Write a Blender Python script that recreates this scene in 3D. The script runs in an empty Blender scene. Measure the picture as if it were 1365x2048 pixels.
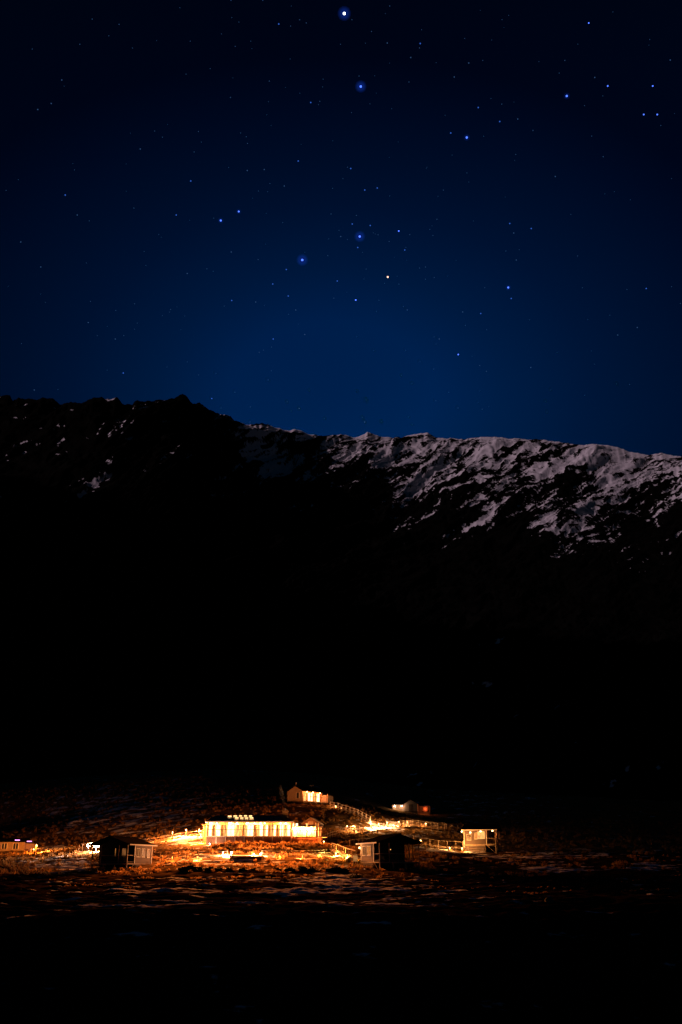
import bpy, math, random
import numpy as np
from mathutils import Vector, Matrix

sc = bpy.context.scene
col = sc.collection
rnd = random.Random(7)
rng = np.random.default_rng(11)

# ------------------------------------------------------------------ camera
F = 1991.1                                   # focal length in photo pixels
TH = math.atan((1760 - 1024) / F)            # upward tilt, horizon at row 1760
CT, ST = math.cos(TH), math.sin(TH)
cam_d = bpy.data.cameras.new('camera')
cam_d.sensor_fit = 'VERTICAL'; cam_d.sensor_height = 36.0; cam_d.lens = 35.0
cam_d.clip_start = 0.1; cam_d.clip_end = 60000
cam = bpy.data.objects.new('camera', cam_d); col.objects.link(cam)
cam.location = (0, 0, 0); cam.rotation_euler = (math.pi / 2 + TH, 0, 0)
sc.camera = cam

# ------------------------------------------------------------------ night sky
MOON_EL = math.radians(15.5)
MOON_DIR = Vector((-0.80, -0.60, 0)).normalized() * math.cos(MOON_EL) + Vector((0, 0, math.sin(MOON_EL)))
w = bpy.data.worlds.new('World'); sc.world = w; w.use_nodes = True
nt = w.node_tree; nt.nodes.clear()
out = nt.nodes.new('ShaderNodeOutputWorld'); bg = nt.nodes.new('ShaderNodeBackground')
sky = nt.nodes.new('ShaderNodeTexSky'); sky.sky_type = 'NISHITA'; sky.sun_disc = False
sky.sun_elevation = MOON_EL
sky.sun_rotation = math.atan2(MOON_DIR.x, MOON_DIR.y)
tint = nt.nodes.new('ShaderNodeMix'); tint.data_type = 'RGBA'; tint.blend_type = 'MULTIPLY'
tint.inputs['Factor'].default_value = 1
nt.links.new(sky.outputs[0], tint.inputs['A'])
# the air glows above the ridge and fades out all round it
tc = nt.nodes.new('ShaderNodeTexCoord')
nrm = nt.nodes.new('ShaderNodeVectorMath'); nrm.operation = 'NORMALIZE'
nt.links.new(tc.outputs['Generated'], nrm.inputs[0])
gd = Vector((-0.01, math.cos(math.radians(27)), math.sin(math.radians(27))))
off = nt.nodes.new('ShaderNodeVectorMath'); off.operation = 'SUBTRACT'; nt.links.new(nrm.outputs[0], off.inputs[0]); off.inputs[1].default_value = gd
scl = nt.nodes.new('ShaderNodeVectorMath'); scl.operation = 'MULTIPLY'; nt.links.new(off.outputs[0], scl.inputs[0]); scl.inputs[1].default_value = (1, 1, 1.5)
mr = nt.nodes.new('ShaderNodeVectorMath'); mr.operation = 'LENGTH'; nt.links.new(scl.outputs[0], mr.inputs[0])
cr = nt.nodes.new('ShaderNodeValToRGB'); nt.links.new(mr.outputs['Value'], cr.inputs[0])
e = cr.color_ramp.elements
e[0].position = 0.0; e[0].color = (0.0, 0.150, 0.50, 1)
e[1].position = 1.0; e[1].color = (0.008, 0.032, 0.054, 1)
for p, c in ((0.10, (0.0, 0.158, 0.52, 1)), (0.17, (0.0, 0.115, 0.36, 1)), (0.25, (0.0, 0.072, 0.235, 1)), (0.30, (0.0, 0.056, 0.18, 1)), (0.42, (0.0, 0.020, 0.075, 1)), (0.60, (0.002, 0.020, 0.052, 1))):
    q = e.new(p); q.color = c
nt.links.new(cr.outputs[0], tint.inputs['B'])
nt.links.new(tint.outputs['Result'], bg.inputs[0]); nt.links.new(bg.outputs[0], out.inputs[0])
bg.inputs[1].default_value = 0.05

moon_d = bpy.data.lights.new('moonlight', 'SUN'); moon_d.energy = 1.12; moon_d.angle = math.radians(0.5)
moon_d.color = (1.0, 0.68, 0.80)
moon = bpy.data.objects.new('moonlight', moon_d); col.objects.link(moon)
moon.rotation_euler = (-MOON_DIR).to_track_quat('-Z', 'Y').to_euler()

vs = sc.view_settings
vs.view_transform = 'Standard'; vs.look = 'None'; vs.exposure = 0.0; vs.gamma = 1.0
sc.cycles.use_denoising = True
sc.cycles.sample_clamp_indirect = 4.0
sc.cycles.max_bounces = 6
sc.cycles.volume_bounces = 0

# ------------------------------------------------------------------ helpers
def at(px, py, Y):
    xc = (px - 682.5) / F; yc = (1024 - py) / F
    dx, dy, dz = xc, CT - yc * ST, ST + yc * CT
    return Vector((dx * Y / dy, Y, dz * Y / dy))

def project(x, y, z):
    zc = y * CT + z * ST; zc = np.maximum(zc, 1e-3)
    return 682.5 + F * x / zc, 1024 - F * (-y * ST + z * CT) / zc

def tag(o, label=None, cat=None, group=None, kind=None):
    if label: o['label'] = label
    if cat: o['category'] = cat
    if group: o['group'] = group
    if kind: o['kind'] = kind
    return o

def empty(name, loc, rz=0.0, label=None, cat=None, group=None):
    o = bpy.data.objects.new(name, None); col.objects.link(o); o.empty_display_size = .2
    o.location = loc; o.rotation_euler = (0, 0, rz)
    return tag(o, label, cat, group)

class MB:
    def __init__(s): s.v = []; s.f = []
    def box(s, x0, x1, y0, y1, z0, z1):
        n = len(s.v)
        s.v += [(x0, y0, z0), (x1, y0, z0), (x1, y1, z0), (x0, y1, z0), (x0, y0, z1), (x1, y0, z1), (x1, y1, z1), (x0, y1, z1)]
        s.f += [tuple(n + i for i in q) for q in ((0, 3, 2, 1), (4, 5, 6, 7), (0, 1, 5, 4), (1, 2, 6, 5), (2, 3, 7, 6), (3, 0, 4, 7))]
        return s
    def bar(s, a, b, w, h=None):
        a = Vector(a); b = Vector(b); d = (b - a).normalized(); h = h or w
        up = Vector((0, 0, 1)) if abs(d.z) < .95 else Vector((0, 1, 0))
        r = d.cross(up).normalized() * w / 2; u = r.cross(d).normalized() * h / 2
        n = len(s.v)
        for c in (a, b):
            for sg in ((-1, -1), (1, -1), (1, 1), (-1, 1)): s.v.append(tuple(c + r * sg[0] + u * sg[1]))
        s.f += [tuple(n + i for i in q) for q in ((0, 1, 2, 3), (7, 6, 5, 4), (0, 4, 5, 1), (1, 5, 6, 2), (2, 6, 7, 3), (3, 7, 4, 0))]
        return s
    def slab(s, pts, t):
        """polygon thickened downwards by t"""
        n = len(s.v); k = len(pts)
        s.v += [tuple(p) for p in pts] + [(p[0], p[1], p[2] - t) for p in pts]
        s.f.append(tuple(range(n, n + k))); s.f.append(tuple(range(n + 2 * k - 1, n + k - 1, -1)))
        for i in range(k):
            j = (i + 1) % k
            s.f.append((n + i, n + k + i, n + k + j, n + j))
        return s
    def tube(s, a, b, r0, r1=None, seg=8):
        a = Vector(a); b = Vector(b); r1 = r0 if r1 is None else r1
        d = (b - a).normalized(); up = Vector((0, 0, 1)) if abs(d.z) < .95 else Vector((0, 1, 0))
        p = d.cross(up).normalized(); q = p.cross(d); n = len(s.v)
        for c, r in ((a, r0), (b, r1)):
            for i in range(seg):
                t = 2 * math.pi * i / seg; s.v.append(tuple(c + (p * math.cos(t) + q * math.sin(t)) * r))
        for i in range(seg):
            j = (i + 1) % seg; s.f.append((n + i, n + j, n + seg + j, n + seg + i))
        s.f.append(tuple(range(n + seg - 1, n - 1, -1))); s.f.append(tuple(range(n + seg, n + 2 * seg)))
        return s
    def build(s, name, m, parent=None, loc=None):
        me = bpy.data.meshes.new(name); me.from_pydata(s.v, [], s.f); me.update()
        me.materials.append(m)
        o = bpy.data.objects.new(name, me); col.objects.link(o)
        if parent: o.parent = parent
        if loc is not None: o.location = loc
        return o

def np_mesh(name, V, Fc, mats, attrs=None, smooth=False):
    me = bpy.data.meshes.new(name)
    V = np.ascontiguousarray(V, dtype=np.float32); Fc = np.ascontiguousarray(Fc, dtype=np.int32)
    nf, k = Fc.shape
    me.vertices.add(len(V)); me.vertices.foreach_set('co', V.ravel())
    me.loops.add(nf * k); me.loops.foreach_set('vertex_index', Fc.ravel())
    me.polygons.add(nf)
    me.polygons.foreach_set('loop_start', np.arange(0, nf * k, k, dtype=np.int32))
    me.polygons.foreach_set('loop_total', np.full(nf, k, dtype=np.int32))
    for an, av in (attrs or {}).items():
        a = me.attributes.new(an, 'FLOAT', 'POINT'); a.data.foreach_set('value', np.ascontiguousarray(av, dtype=np.float32).ravel())
    me.update(calc_edges=True); me.validate()
    if smooth: me.polygons.foreach_set('use_smooth', np.ones(nf, dtype=bool))
    for m in (mats if isinstance(mats, (list, tuple)) else [mats]): me.materials.append(m)
    o = bpy.data.objects.new(name, me); col.objects.link(o)
    return o

# numpy gradient noise
PERM = rng.permutation(512); GA = rng.random(512) * 2 * math.pi
def pnoise(x, y, seed=0):
    x = np.asarray(x, float) + seed * 17.31; y = np.asarray(y, float) - seed * 9.77
    xi = np.floor(x).astype(int); yi = np.floor(y).astype(int); xf = x - xi; yf = y - yi
    u = xf ** 3 * (xf * (xf * 6 - 15) + 10); v = yf ** 3 * (yf * (yf * 6 - 15) + 10)
    def g(ix, iy, dx, dy):
        a = GA[PERM[(ix + PERM[(iy + seed * 3) & 511]) & 511]]
        return np.cos(a) * dx + np.sin(a) * dy
    n00 = g(xi, yi, xf, yf); n10 = g(xi + 1, yi, xf - 1, yf); n01 = g(xi, yi + 1, xf, yf - 1); n11 = g(xi + 1, yi + 1, xf - 1, yf - 1)
    return ((n00 * (1 - u) + n10 * u) * (1 - v) + (n01 * (1 - u) + n11 * u) * v) * 1.5
def fbm(x, y, o=4, seed=0, gain=.5):
    s = 0; a = 1; t = 0
    for i in range(o):
        s = s + a * pnoise(x * 2 ** i, y * 2 ** i, seed + i); t += a; a *= gain
    return s / t
def ridged(x, y, o=4, seed=0):
    s = 0; a = 1; t = 0
    for i in range(o):
        s = s + a * (1 - 2 * np.abs(pnoise(x * 2 ** i, y * 2 ** i, seed + i))); t += a; a *= .5
    return s / t
def sstep(a, b, x):
    t = np.clip((x - a) / (b - a), 0, 1); return t * t * (3 - 2 * t)

# ------------------------------------------------------------------ materials
def mat(name, base, rough=.8, var=.35, scale=3.0, metal=0.0, bump=0.0, stretch=(1, 1, 1), hue=None):
    m = bpy.data.materials.new(name); m.use_nodes = True; t = m.node_tree; b = t.nodes['Principled BSDF']
    b.inputs['Roughness'].default_value = rough; b.inputs['Metallic'].default_value = metal
    b.inputs['Specular IOR Level'].default_value = .25
    tc = t.nodes.new('ShaderNodeTexCoord'); mp = t.nodes.new('ShaderNodeMapping'); mp.inputs['Scale'].default_value = stretch
    n = t.nodes.new('ShaderNodeTexNoise'); n.inputs['Scale'].default_value = scale; n.inputs['Detail'].default_value = 5
    t.links.new(tc.outputs['Object'], mp.inputs[0]); t.links.new(mp.outputs[0], n.inputs['Vector'])
    r = t.nodes.new('ShaderNodeValToRGB'); t.links.new(n.outputs['Fac'], r.inputs[0])
    lo = [c * (1 - var) for c in base]; hi = [min(1, c * (1 + var)) for c in (hue or base)]
    r.color_ramp.elements[0].position = .3; r.color_ramp.elements[1].position = .7
    r.color_ramp.elements[0].color = (*lo, 1); r.color_ramp.elements[1].color = (*hi, 1)
    t.links.new(r.outputs[0], b.inputs['Base Color'])
    if bump:
        bp = t.nodes.new('ShaderNodeBump'); bp.inputs['Strength'].default_value = bump; bp.inputs['Distance'].default_value = .03
        t.links.new(n.outputs['Fac'], bp.inputs['Height']); t.links.new(bp.outputs[0], b.inputs['Normal'])
    return m

def emit(name, color, strength, var=0.0, scale=1.5, stretch=(1, 1, 1), sample=True):
    m = bpy.data.materials.new(name); m.use_nodes = True; t = m.node_tree; t.nodes.clear()
    o = t.nodes.new('ShaderNodeOutputMaterial'); em = t.nodes.new('ShaderNodeEmission')
    em.inputs[0].default_value = (*color, 1); em.inputs[1].default_value = strength
    t.links.new(em.outputs[0], o.inputs[0])
    if var:
        tc = t.nodes.new('ShaderNodeTexCoord'); mp = t.nodes.new('ShaderNodeMapping'); mp.inputs['Scale'].default_value = stretch
        n = t.nodes.new('ShaderNodeTexNoise'); n.inputs['Scale'].default_value = scale; n.inputs['Detail'].default_value = 3
        mr = t.nodes.new('ShaderNodeMapRange'); mr.inputs['From Min'].default_value = .3; mr.inputs['From Max'].default_value = .7
        mr.inputs['To Min'].default_value = strength * (1 - var); mr.inputs['To Max'].default_value = strength * (1 + var)
        t.links.new(tc.outputs['Object'], mp.inputs[0]); t.links.new(mp.outputs[0], n.inputs['Vector'])
        t.links.new(n.outputs['Fac'], mr.inputs[0]); t.links.new(mr.outputs[0], em.inputs[1])
    if not sample: m.cycles.emission_sampling = 'NONE'
    return m

def snow_ground(name, dark, dark2, scale, snowcol, thr=.5, jitter=.35, jscale=1.2):
    m = bpy.data.materials.new(name); m.use_nodes = True; t = m.node_tree; b = t.nodes['Principled BSDF']
    b.inputs['Roughness'].default_value = .95; b.inputs['Specular IOR Level'].default_value = 0
    tc = t.nodes.new('ShaderNodeTexCoord')
    n = t.nodes.new('ShaderNodeTexNoise'); n.inputs['Scale'].default_value = scale; n.inputs['Detail'].default_value = 6
    t.links.new(tc.outputs['Object'], n.inputs['Vector'])
    r = t.nodes.new('ShaderNodeValToRGB'); t.links.new(n.outputs['Fac'], r.inputs[0])
    r.color_ramp.elements[0].position = .3; r.color_ramp.elements[1].position = .7
    r.color_ramp.elements[0].color = (*dark, 1); r.color_ramp.elements[1].color = (*dark2, 1)
    at_ = t.nodes.new('ShaderNodeAttribute'); at_.attribute_name = 'snow'
    n2 = t.nodes.new('ShaderNodeTexNoise'); n2.inputs['Scale'].default_value = jscale; n2.inputs['Detail'].default_value = 5
    t.links.new(tc.outputs['Object'], n2.inputs['Vector'])
    ma = t.nodes.new('ShaderNodeMath'); ma.operation = 'MULTIPLY_ADD'
    t.links.new(n2.outputs['Fac'], ma.inputs[0]); ma.inputs[1].default_value = jitter * 2
    t.links.new(at_.outputs['Fac'], ma.inputs[2])
    mr = t.nodes.new('ShaderNodeMapRange'); mr.inputs['From Min'].default_value = thr + jitter - .08; mr.inputs['From Max'].default_value = thr + jitter + .08
    t.links.new(ma.outputs[0], mr.inputs[0])
    mx = t.nodes.new('ShaderNodeMix'); mx.data_type = 'RGBA'
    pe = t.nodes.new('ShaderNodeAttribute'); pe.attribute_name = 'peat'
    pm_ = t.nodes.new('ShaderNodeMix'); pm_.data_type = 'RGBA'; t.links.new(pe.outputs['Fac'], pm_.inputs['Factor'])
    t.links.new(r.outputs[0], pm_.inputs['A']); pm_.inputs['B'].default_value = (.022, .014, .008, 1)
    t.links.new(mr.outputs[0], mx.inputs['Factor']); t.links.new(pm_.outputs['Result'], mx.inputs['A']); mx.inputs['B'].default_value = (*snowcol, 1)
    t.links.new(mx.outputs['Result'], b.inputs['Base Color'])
    bp = t.nodes.new('ShaderNodeBump'); bp.inputs['Strength'].default_value = .5; bp.inputs['Distance'].default_value = .25 / max(scale, .05) * .3
    t.links.new(n.outputs['Fac'], bp.inputs['Height']); t.links.new(bp.outputs[0], b.inputs['Normal'])
    return m

M = {}
M['valley'] = snow_ground('valley_turf', (.08, .052, .022), (.22, .135, .055), 1.4, (.78, .79, .82), jscale=1.5, jitter=.5)
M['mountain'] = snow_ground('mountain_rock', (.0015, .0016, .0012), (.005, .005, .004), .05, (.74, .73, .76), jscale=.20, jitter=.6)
M['tussock'] = mat('tussock_straw', (.27, .15, .05), .9, .45, .6, hue=(.32, .19, .07))
def leafy(m, w_):
    t = m.node_tree; b = t.nodes['Principled BSDF']; o = t.nodes['Material Output']
    tr = t.nodes.new('ShaderNodeBsdfTranslucent'); mx = t.nodes.new('ShaderNodeMixShader'); mx.inputs[0].default_value = w_
    src = b.inputs['Base Color'].links[0].from_socket; t.links.new(src, tr.inputs[0])
    t.links.new(b.outputs[0], mx.inputs[1]); t.links.new(tr.outputs[0], mx.inputs[2]); t.links.new(mx.outputs[0], o.inputs[0])
leafy(M['tussock'], .42)
M['shrub'] = mat('shrub_leaf', (.05, .045, .02), .85, .5, 3)
M['boards'] = mat('weatherboard', (.135, .10, .085), .7, .12, 4, bump=.2, stretch=(1, 1, 6))
M['trim'] = mat('white_trim', (.72, .68, .62), .6, .08, 6)
M['shadewood'] = mat('shaded_boards', (.02, .015, .012), .8, .3, 5, stretch=(1, 1, .3))  # near-black cabin fronts: their shade is put into the board colour
M['darkwood'] = mat('stained_timber', (.10, .06, .035), .75, .3, 5, stretch=(1, 1, .3))
M['redwood'] = mat('red_brown_boards', (.17, .07, .035), .75, .25, 4, stretch=(5, 1, .4))
M['palewood'] = mat('weathered_timber', (.42, .32, .22), .8, .25, 5, stretch=(1, 1, .3))
M['roof'] = mat('dark_roof_metal', (.008, .0075, .007), .9, .3, 2, stretch=(8, 1, 1))
M['roof'].node_tree.nodes['Principled BSDF'].inputs['Specular IOR Level'].default_value = 0
M['redroof'] = mat('brown_roof_metal', (.15, .06, .035), .6, .25, 2, stretch=(8, 1, 1))
M['grey'] = mat('grey_panel', (.22, .19, .17), .7, .2, 4)
M['metal'] = mat('galvanised_metal', (.4, .4, .4), .45, .2, 5, metal=.8)
M['brick'] = mat('chimney_block', (.36, .24, .14), .85, .25, 8)
M['gravel'] = mat('gravel', (.30, .25, .20), .95, .4, 9, bump=.4)
M['rock'] = mat('boulder_stone', (.12, .10, .08), .9, .4, 3, bump=.5)
M['cream'] = mat('cream_render', (.27, .20, .13), .8, .15, 3)
M['glassdark'] = mat('dark_window_glass', (.03, .03, .035), .45, .1, 2)
WARM = (1.0, .235, .04); WARM2 = (1.0, .21, .035)
M['win_bright'] = emit('lit_glass_bright', (1.0, .60, .27), 4.0, .55, 1.6, (1, 1, .6))
M['win_mid'] = emit('lit_glass_curtain', (1.0, .42, .12), 1.5, .6, 2.2, (2, 1, .5))
M['win_dim'] = emit('lit_glass_dim', (1.0, .33, .07), .5, .5, 2.0)
M['win_faint'] = emit('lit_glass_faint', (1.0, .36, .10), .16, .6, 2.0)
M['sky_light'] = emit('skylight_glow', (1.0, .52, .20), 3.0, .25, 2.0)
M['violet'] = emit('violet_roof_glint', (1.0, .35, .9), 2.2)
M['bulb'] = emit('warm_bulb', (1.0, .55, .22), 25, sample=False)
M['bulb_soft'] = emit('soft_bulb', (1.0, .45, .12), 2.0, sample=False)
M['bulb_white'] = emit('cool_bulb', (1.0, .78, .66), 60, sample=False)

# ------------------------------------------------------------------ terrain
CP = [ # photo column, row, distance
 (235,1741,138),(60,1744,135),(130,1742,132),(30,1707,185),(120,1704,172),(190,1704,165),(-60,1710,180),(-150,1700,185),
 (250,1652,205),(150,1645,215),(200,1600,250),(330,1575,265),(430,1555,285),(60,1650,235),(-100,1640,240),
 (330,1682,168),(380,1676,172),(300,1712,150),
 (410,1691,160),(500,1691,160),(580,1690,160),(640,1678,167),(500,1668,171),(600,1668,174),
 (490,1699,155),(560,1699,155),(350,1715,146),(600,1713,146),(480,1716,145),
 (400,1739,132),(560,1742,130),(650,1740,130),(750,1741,133),(830,1737,136),(300,1742,132),
 (945,1703,173),(1000,1707,171),(880,1704,168),(900,1730,145),(1000,1730,148),(1100,1703,176),(1200,1712,165),(1350,1692,195),(1150,1735,140),(1350,1735,140),
 (1500,1690,200),(1365,1676,232),(1200,1669,226),(1030,1660,216),(1500,1676,235),
 (750,1663,186),(800,1657,196),(880,1662,202),(870,1690,180),(810,1684,176),(700,1670,180),(690,1700,158),
 (660,1613,206),(700,1628,199),(740,1643,193),(620,1640,190),
 (590,1606,212),(640,1607,210),(500,1622,200),(450,1600,225),(550,1598,220),(590,1585,240),(640,1588,240),
 (815,1625,290),(815,1640,236),(760,1620,280),(900,1600,310),(1000,1610,300),(1150,1620,300),(1365,1630,300),
 (100,1560,325),(300,1545,325),(500,1540,325),(700,1560,325),(900,1580,330),(1100,1590,330),(1300,1600,330),(-200,1580,325),(1600,1600,330),
]
cpw = [tuple(at(*c)) for c in CP]
for yy, zz in ((-25, -1.7), (4, -1.7), (9, -1.75), (15, -3.3), (22, -5.0), (32, -5.5), (44, -5.2), (52, -3.6), (58, -2.2), (66, -1.8), (80, -1.4), (95, -.8), (110, -.2)):
    for xx in (-.42, -.2, 0, .2, .42): cpw.append((xx * (yy + 40), yy, zz + .25 * math.sin(xx * 20 + yy)))
cpw = np.array(cpw)
SC_ = 40.0
def kern(r): return np.sqrt((r / SC_) ** 2 + .25)
d = np.linalg.norm(cpw[:, None, :2] - cpw[None, :, :2], axis=2)
A = kern(d) - np.eye(len(cpw)) * .02
P = np.c_[np.ones(len(cpw)), cpw[:, 0] / 100, cpw[:, 1] / 100]
K = np.block([[A, P], [P.T, np.zeros((3, 3))]])
COEF = np.linalg.solve(K, np.r_[cpw[:, 2], 0, 0, 0])
def gsm(x, y):
    x = np.asarray(x, float); y = np.asarray(y, float); sh = np.broadcast(x, y).shape
    x = np.broadcast_to(x, sh).ravel(); y = np.broadcast_to(y, sh).ravel()
    xl = .45 * np.abs(y) + 28; xe = np.clip(x, -xl, xl); ye = np.clip(y, -25, 335)
    o = np.empty(len(x))
    for s in range(0, len(x), 40000):
        q = slice(s, s + 40000)
        r = np.sqrt((xe[q, None] - cpw[None, :, 0]) ** 2 + (ye[q, None] - cpw[None, :, 1]) ** 2)
        o[q] = kern(r) @ COEF[:-3] + COEF[-3] + COEF[-2] * xe[q] / 100 + COEF[-1] * ye[q] / 100
    return o.reshape(sh)
def bumps(x, y):
    a = .25 + .75 * sstep(120, 240, y)
    rip = sstep(50, 62, y) * (1 - sstep(118, 135, y))
    return fbm(x / 9, y / 7, 3, 5) * .55 * a + fbm(x / 2.4, y / 1.7, 3, 9) * .22 + rip * (.20 * fbm(x / 2.6 + .4 * y, y / 2.6, 4, 13, .62) + .22 * fbm(x / 14, y / 11, 2, 14))
def gz(x, y): return gsm(x, y) + bumps(np.asarray(x, float), np.asarray(y, float))
def g1(x, y): return float(gz(np.array([x]), np.array([y]))[0])
def on(px, py, Y, dz=0.0):
    p = at(px, py, Y); p.z = g1(p.x, p.y) + dz; return p

def blob(px, py, cx, cy, sx, sy): return np.exp(-((px - cx) / sx) ** 2 - ((py - cy) / sy) ** 2)
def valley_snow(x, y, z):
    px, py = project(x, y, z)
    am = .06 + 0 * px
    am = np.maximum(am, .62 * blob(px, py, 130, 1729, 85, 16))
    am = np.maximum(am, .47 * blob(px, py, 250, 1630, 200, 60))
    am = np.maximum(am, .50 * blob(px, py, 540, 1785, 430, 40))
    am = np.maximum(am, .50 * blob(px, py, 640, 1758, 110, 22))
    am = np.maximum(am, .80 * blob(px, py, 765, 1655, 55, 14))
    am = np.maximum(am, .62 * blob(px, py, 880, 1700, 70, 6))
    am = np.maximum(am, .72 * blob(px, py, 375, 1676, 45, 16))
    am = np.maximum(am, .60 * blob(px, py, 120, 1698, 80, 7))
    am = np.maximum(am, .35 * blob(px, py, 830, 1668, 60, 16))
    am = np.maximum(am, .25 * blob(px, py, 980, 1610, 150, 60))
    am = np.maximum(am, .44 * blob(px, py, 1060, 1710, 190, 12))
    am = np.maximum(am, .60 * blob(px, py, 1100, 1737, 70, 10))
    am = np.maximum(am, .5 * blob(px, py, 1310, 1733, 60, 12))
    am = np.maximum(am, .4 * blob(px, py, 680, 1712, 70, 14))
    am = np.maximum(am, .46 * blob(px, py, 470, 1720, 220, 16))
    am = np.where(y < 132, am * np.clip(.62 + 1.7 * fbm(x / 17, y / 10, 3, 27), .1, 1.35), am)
    n = fbm(x / 4.2, y / 2.3, 5, 21, .6) / .30
    return n - 1.45 * (1 - 2 * am)            # >0 is snow

RIDGE = np.array([(-900,760),(-500,770),(-200,800),(0,795),(20,795),(26,804),(60,797),(105,802),(120,812),(150,808),(180,802),(235,797),(248,815),(265,812),(275,805),(290,809),(310,805),(330,800),(350,797),(362,792),(371,792),(377,803),(387,808),(400,806),(415,815),(440,830),(455,834),(470,843),(500,853),(525,850),(540,852),(570,862),(600,863),(620,871),(650,872),(690,870),(710,877),(735,865),(760,875),(800,878),(820,873),(855,866),(872,878),(920,880),(960,876),(1000,876),(1050,880),(1090,882),(1160,890),(1210,892),(1240,898),(1260,906),(1300,912),(1320,908),(1345,912),(1365,915),(1600,900),(2000,880),(3000,860)], float)
core = np.linspace(-.37, .37, 760)
side = .37 + (np.linspace(0, 1, 46)[1:] ** 1.5) * .95
ac_ = np.r_[-side[::-1], core, side]
YV = np.r_[np.arange(-25, 58, 1.6), np.arange(58, 112, .55), np.arange(112, 232, .5), np.arange(232, 331, 1.4)]
YV[-1] = 330.0
ncol = len(ac_)
A2, Y2 = np.meshgrid(ac_, YV)
XV = A2 * (Y2 + 120)
ZV = gsm(XV, Y2) + bumps(XV, Y2)
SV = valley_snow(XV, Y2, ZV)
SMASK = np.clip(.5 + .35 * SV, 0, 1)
ZV = ZV + .10 * sstep(.4, .9, SMASK)
PXV, PYV = project(XV, Y2, ZV)
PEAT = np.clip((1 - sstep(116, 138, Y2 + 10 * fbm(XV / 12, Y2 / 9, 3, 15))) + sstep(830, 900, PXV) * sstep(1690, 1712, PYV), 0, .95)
def grid_faces(nr, nc):
    i = np.arange((nr - 1) * nc).reshape(nr - 1, nc)[:, :-1].ravel()
    return np.c_[i, i + 1, i + nc + 1, i + nc]
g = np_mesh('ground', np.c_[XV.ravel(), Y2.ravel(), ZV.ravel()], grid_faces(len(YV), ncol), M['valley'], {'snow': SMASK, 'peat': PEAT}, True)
tag(g, 'snow patched tussock hillside and dark valley floor', None, None, 'structure')

# mountain: starts on the last valley row, every column climbs to its ridge
z0 = ZV[-1]; k0 = z0 / 330.0
px_c = 682.5 + F * (ac_ * (1000 + 120) / 1000) / (CT + .4 * ST)
kr = np.full(ncol, .42)
for _ in range(8):
    R = 880 + (1650 - 880) * sstep(200, 900, px_c)
    arat = ac_ * (R + 120) / R
    px_c = 682.5 + F * arat / (CT + kr * ST)
    lf = 1 + 1.4 * (1 - sstep(420, 600, px_c))
    jag = lf * (ridged(px_c / 42, px_c * 0 + 3.3, 4, 31) - .2) * 3.2 + (ridged(px_c / 11, px_c * 0 + 8.3, 2, 35) - .2) * 2.2 * (1 - .45 * sstep(560, 760, px_c))
    pyr = np.interp(px_c, RIDGE[:, 0], RIDGE[:, 1]) - jag
    kr = np.tan(TH + np.arctan((1024 - pyr) / F))
ks = np.tan(TH + np.arctan((1024 - np.interp(px_c, RIDGE[:, 0], np.convolve(np.pad(RIDGE[:, 1], 2, 'edge'), np.ones(5) / 5, 'valid'))) / F))
NT = 430
tt = np.linspace(0, 1, NT) ** .85
T2, K0 = np.meshgrid(tt, k0, indexing='ij'); KR = np.broadcast_to(kr, T2.shape); R2 = np.broadcast_to(R, T2.shape)
YM = 330 * (R2 / 330) ** T2
AM = np.broadcast_to(ac_, T2.shape)
XM = AM * (YM + 120)
KS = np.broadcast_to(ks, T2.shape)
KM = K0 + (KS - K0) * (.35 * T2 + .65 * T2 ** 1.35) + (KR - KS) * sstep(.93, 1.0, T2)
ZM = KM * YM
pm, qm = project(XM, YM, ZM)
env = sstep(0, .12, T2) * (1 - .95 * sstep(.965, 1.0, T2))
wx = pm + 26 * fbm(pm / 120, qm / 120, 3, 41); wy = qm + 26 * fbm(pm / 120, qm / 120, 3, 47)
ca, sa = math.cos(math.radians(25)), math.sin(math.radians(25))
u = wx * ca - wy * sa; v = wx * sa + wy * ca
spur = ridged(u / 420, v / 110, 3, 51)
crag = ridged(u / 110, v / 22, 4, 57)
fine = ridged(u / 34, v / 7, 3, 63)
hard = 1 - .45 * sstep(560, 760, pm)
ZM = ZM + env * YM * (.013 * (spur - .2) + .0058 * (crag - .2) * hard + .0030 * (fine - .2) + .0012 * (ridged(u / 15, v / 5, 2, 67) - .2))
YMd = YM - env * YM * (.008 * (spur - .2) + .004 * (crag - .2) * hard)
XMd = AM * (YMd + 120)
# snow on the mountain
ridge_row = np.interp(pm, RIDGE[:, 0], RIDGE[:, 1])
low = np.interp(pm, [-600, 0, 300, 440, 520, 600, 660, 700, 740, 780, 850, 930, 1050, 1170, 1365, 1700], [930, 980, 1000, 990, 1010, 1025, 1010, 1000, 1020, 1060, 1080, 1105, 1105, 1125, 1110, 1100])
f = (qm - ridge_row) / (low - ridge_row)
top = np.interp(pm, [-600, 0, 380, 450, 520, 640, 720, 900, 1150, 1365], [.18, .25, .33, .46, .66, .76, .80, .87, .87, .82])
amt = top * (1 - .62 * sstep(.05, 1.0, f)) * (1 - sstep(.85, 1.3, f))
amt = np.maximum(amt, .26 * blob(pm, qm, 1055, 1430, 45, 110) * sstep(1200, 1300, qm))
amt = np.maximum(amt, .16 * blob(pm, qm, 960, 1330, 40, 90))
amt = np.maximum(amt, .12 * blob(pm, qm, 1150, 1560, 260, 50))
ns = (.55 * fbm(u / 170, v / 44, 4, 71, .6) + .36 * fbm(u / 50, v / 12, 4, 77, .65) + .28 * fbm(u / 18, v / 6, 3, 79, .6)) / .17
vf = ridged(u / 15, v / 5, 2, 67)
ns = ns - 1.3 * (crag - .2) - 1.0 * (fine - .2) - .6 * (vf - .2)
SM = ns - 1.75 * (1 - 2 * amt)
SM = np.clip(.5 + .42 * SM, 0, 1)
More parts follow.
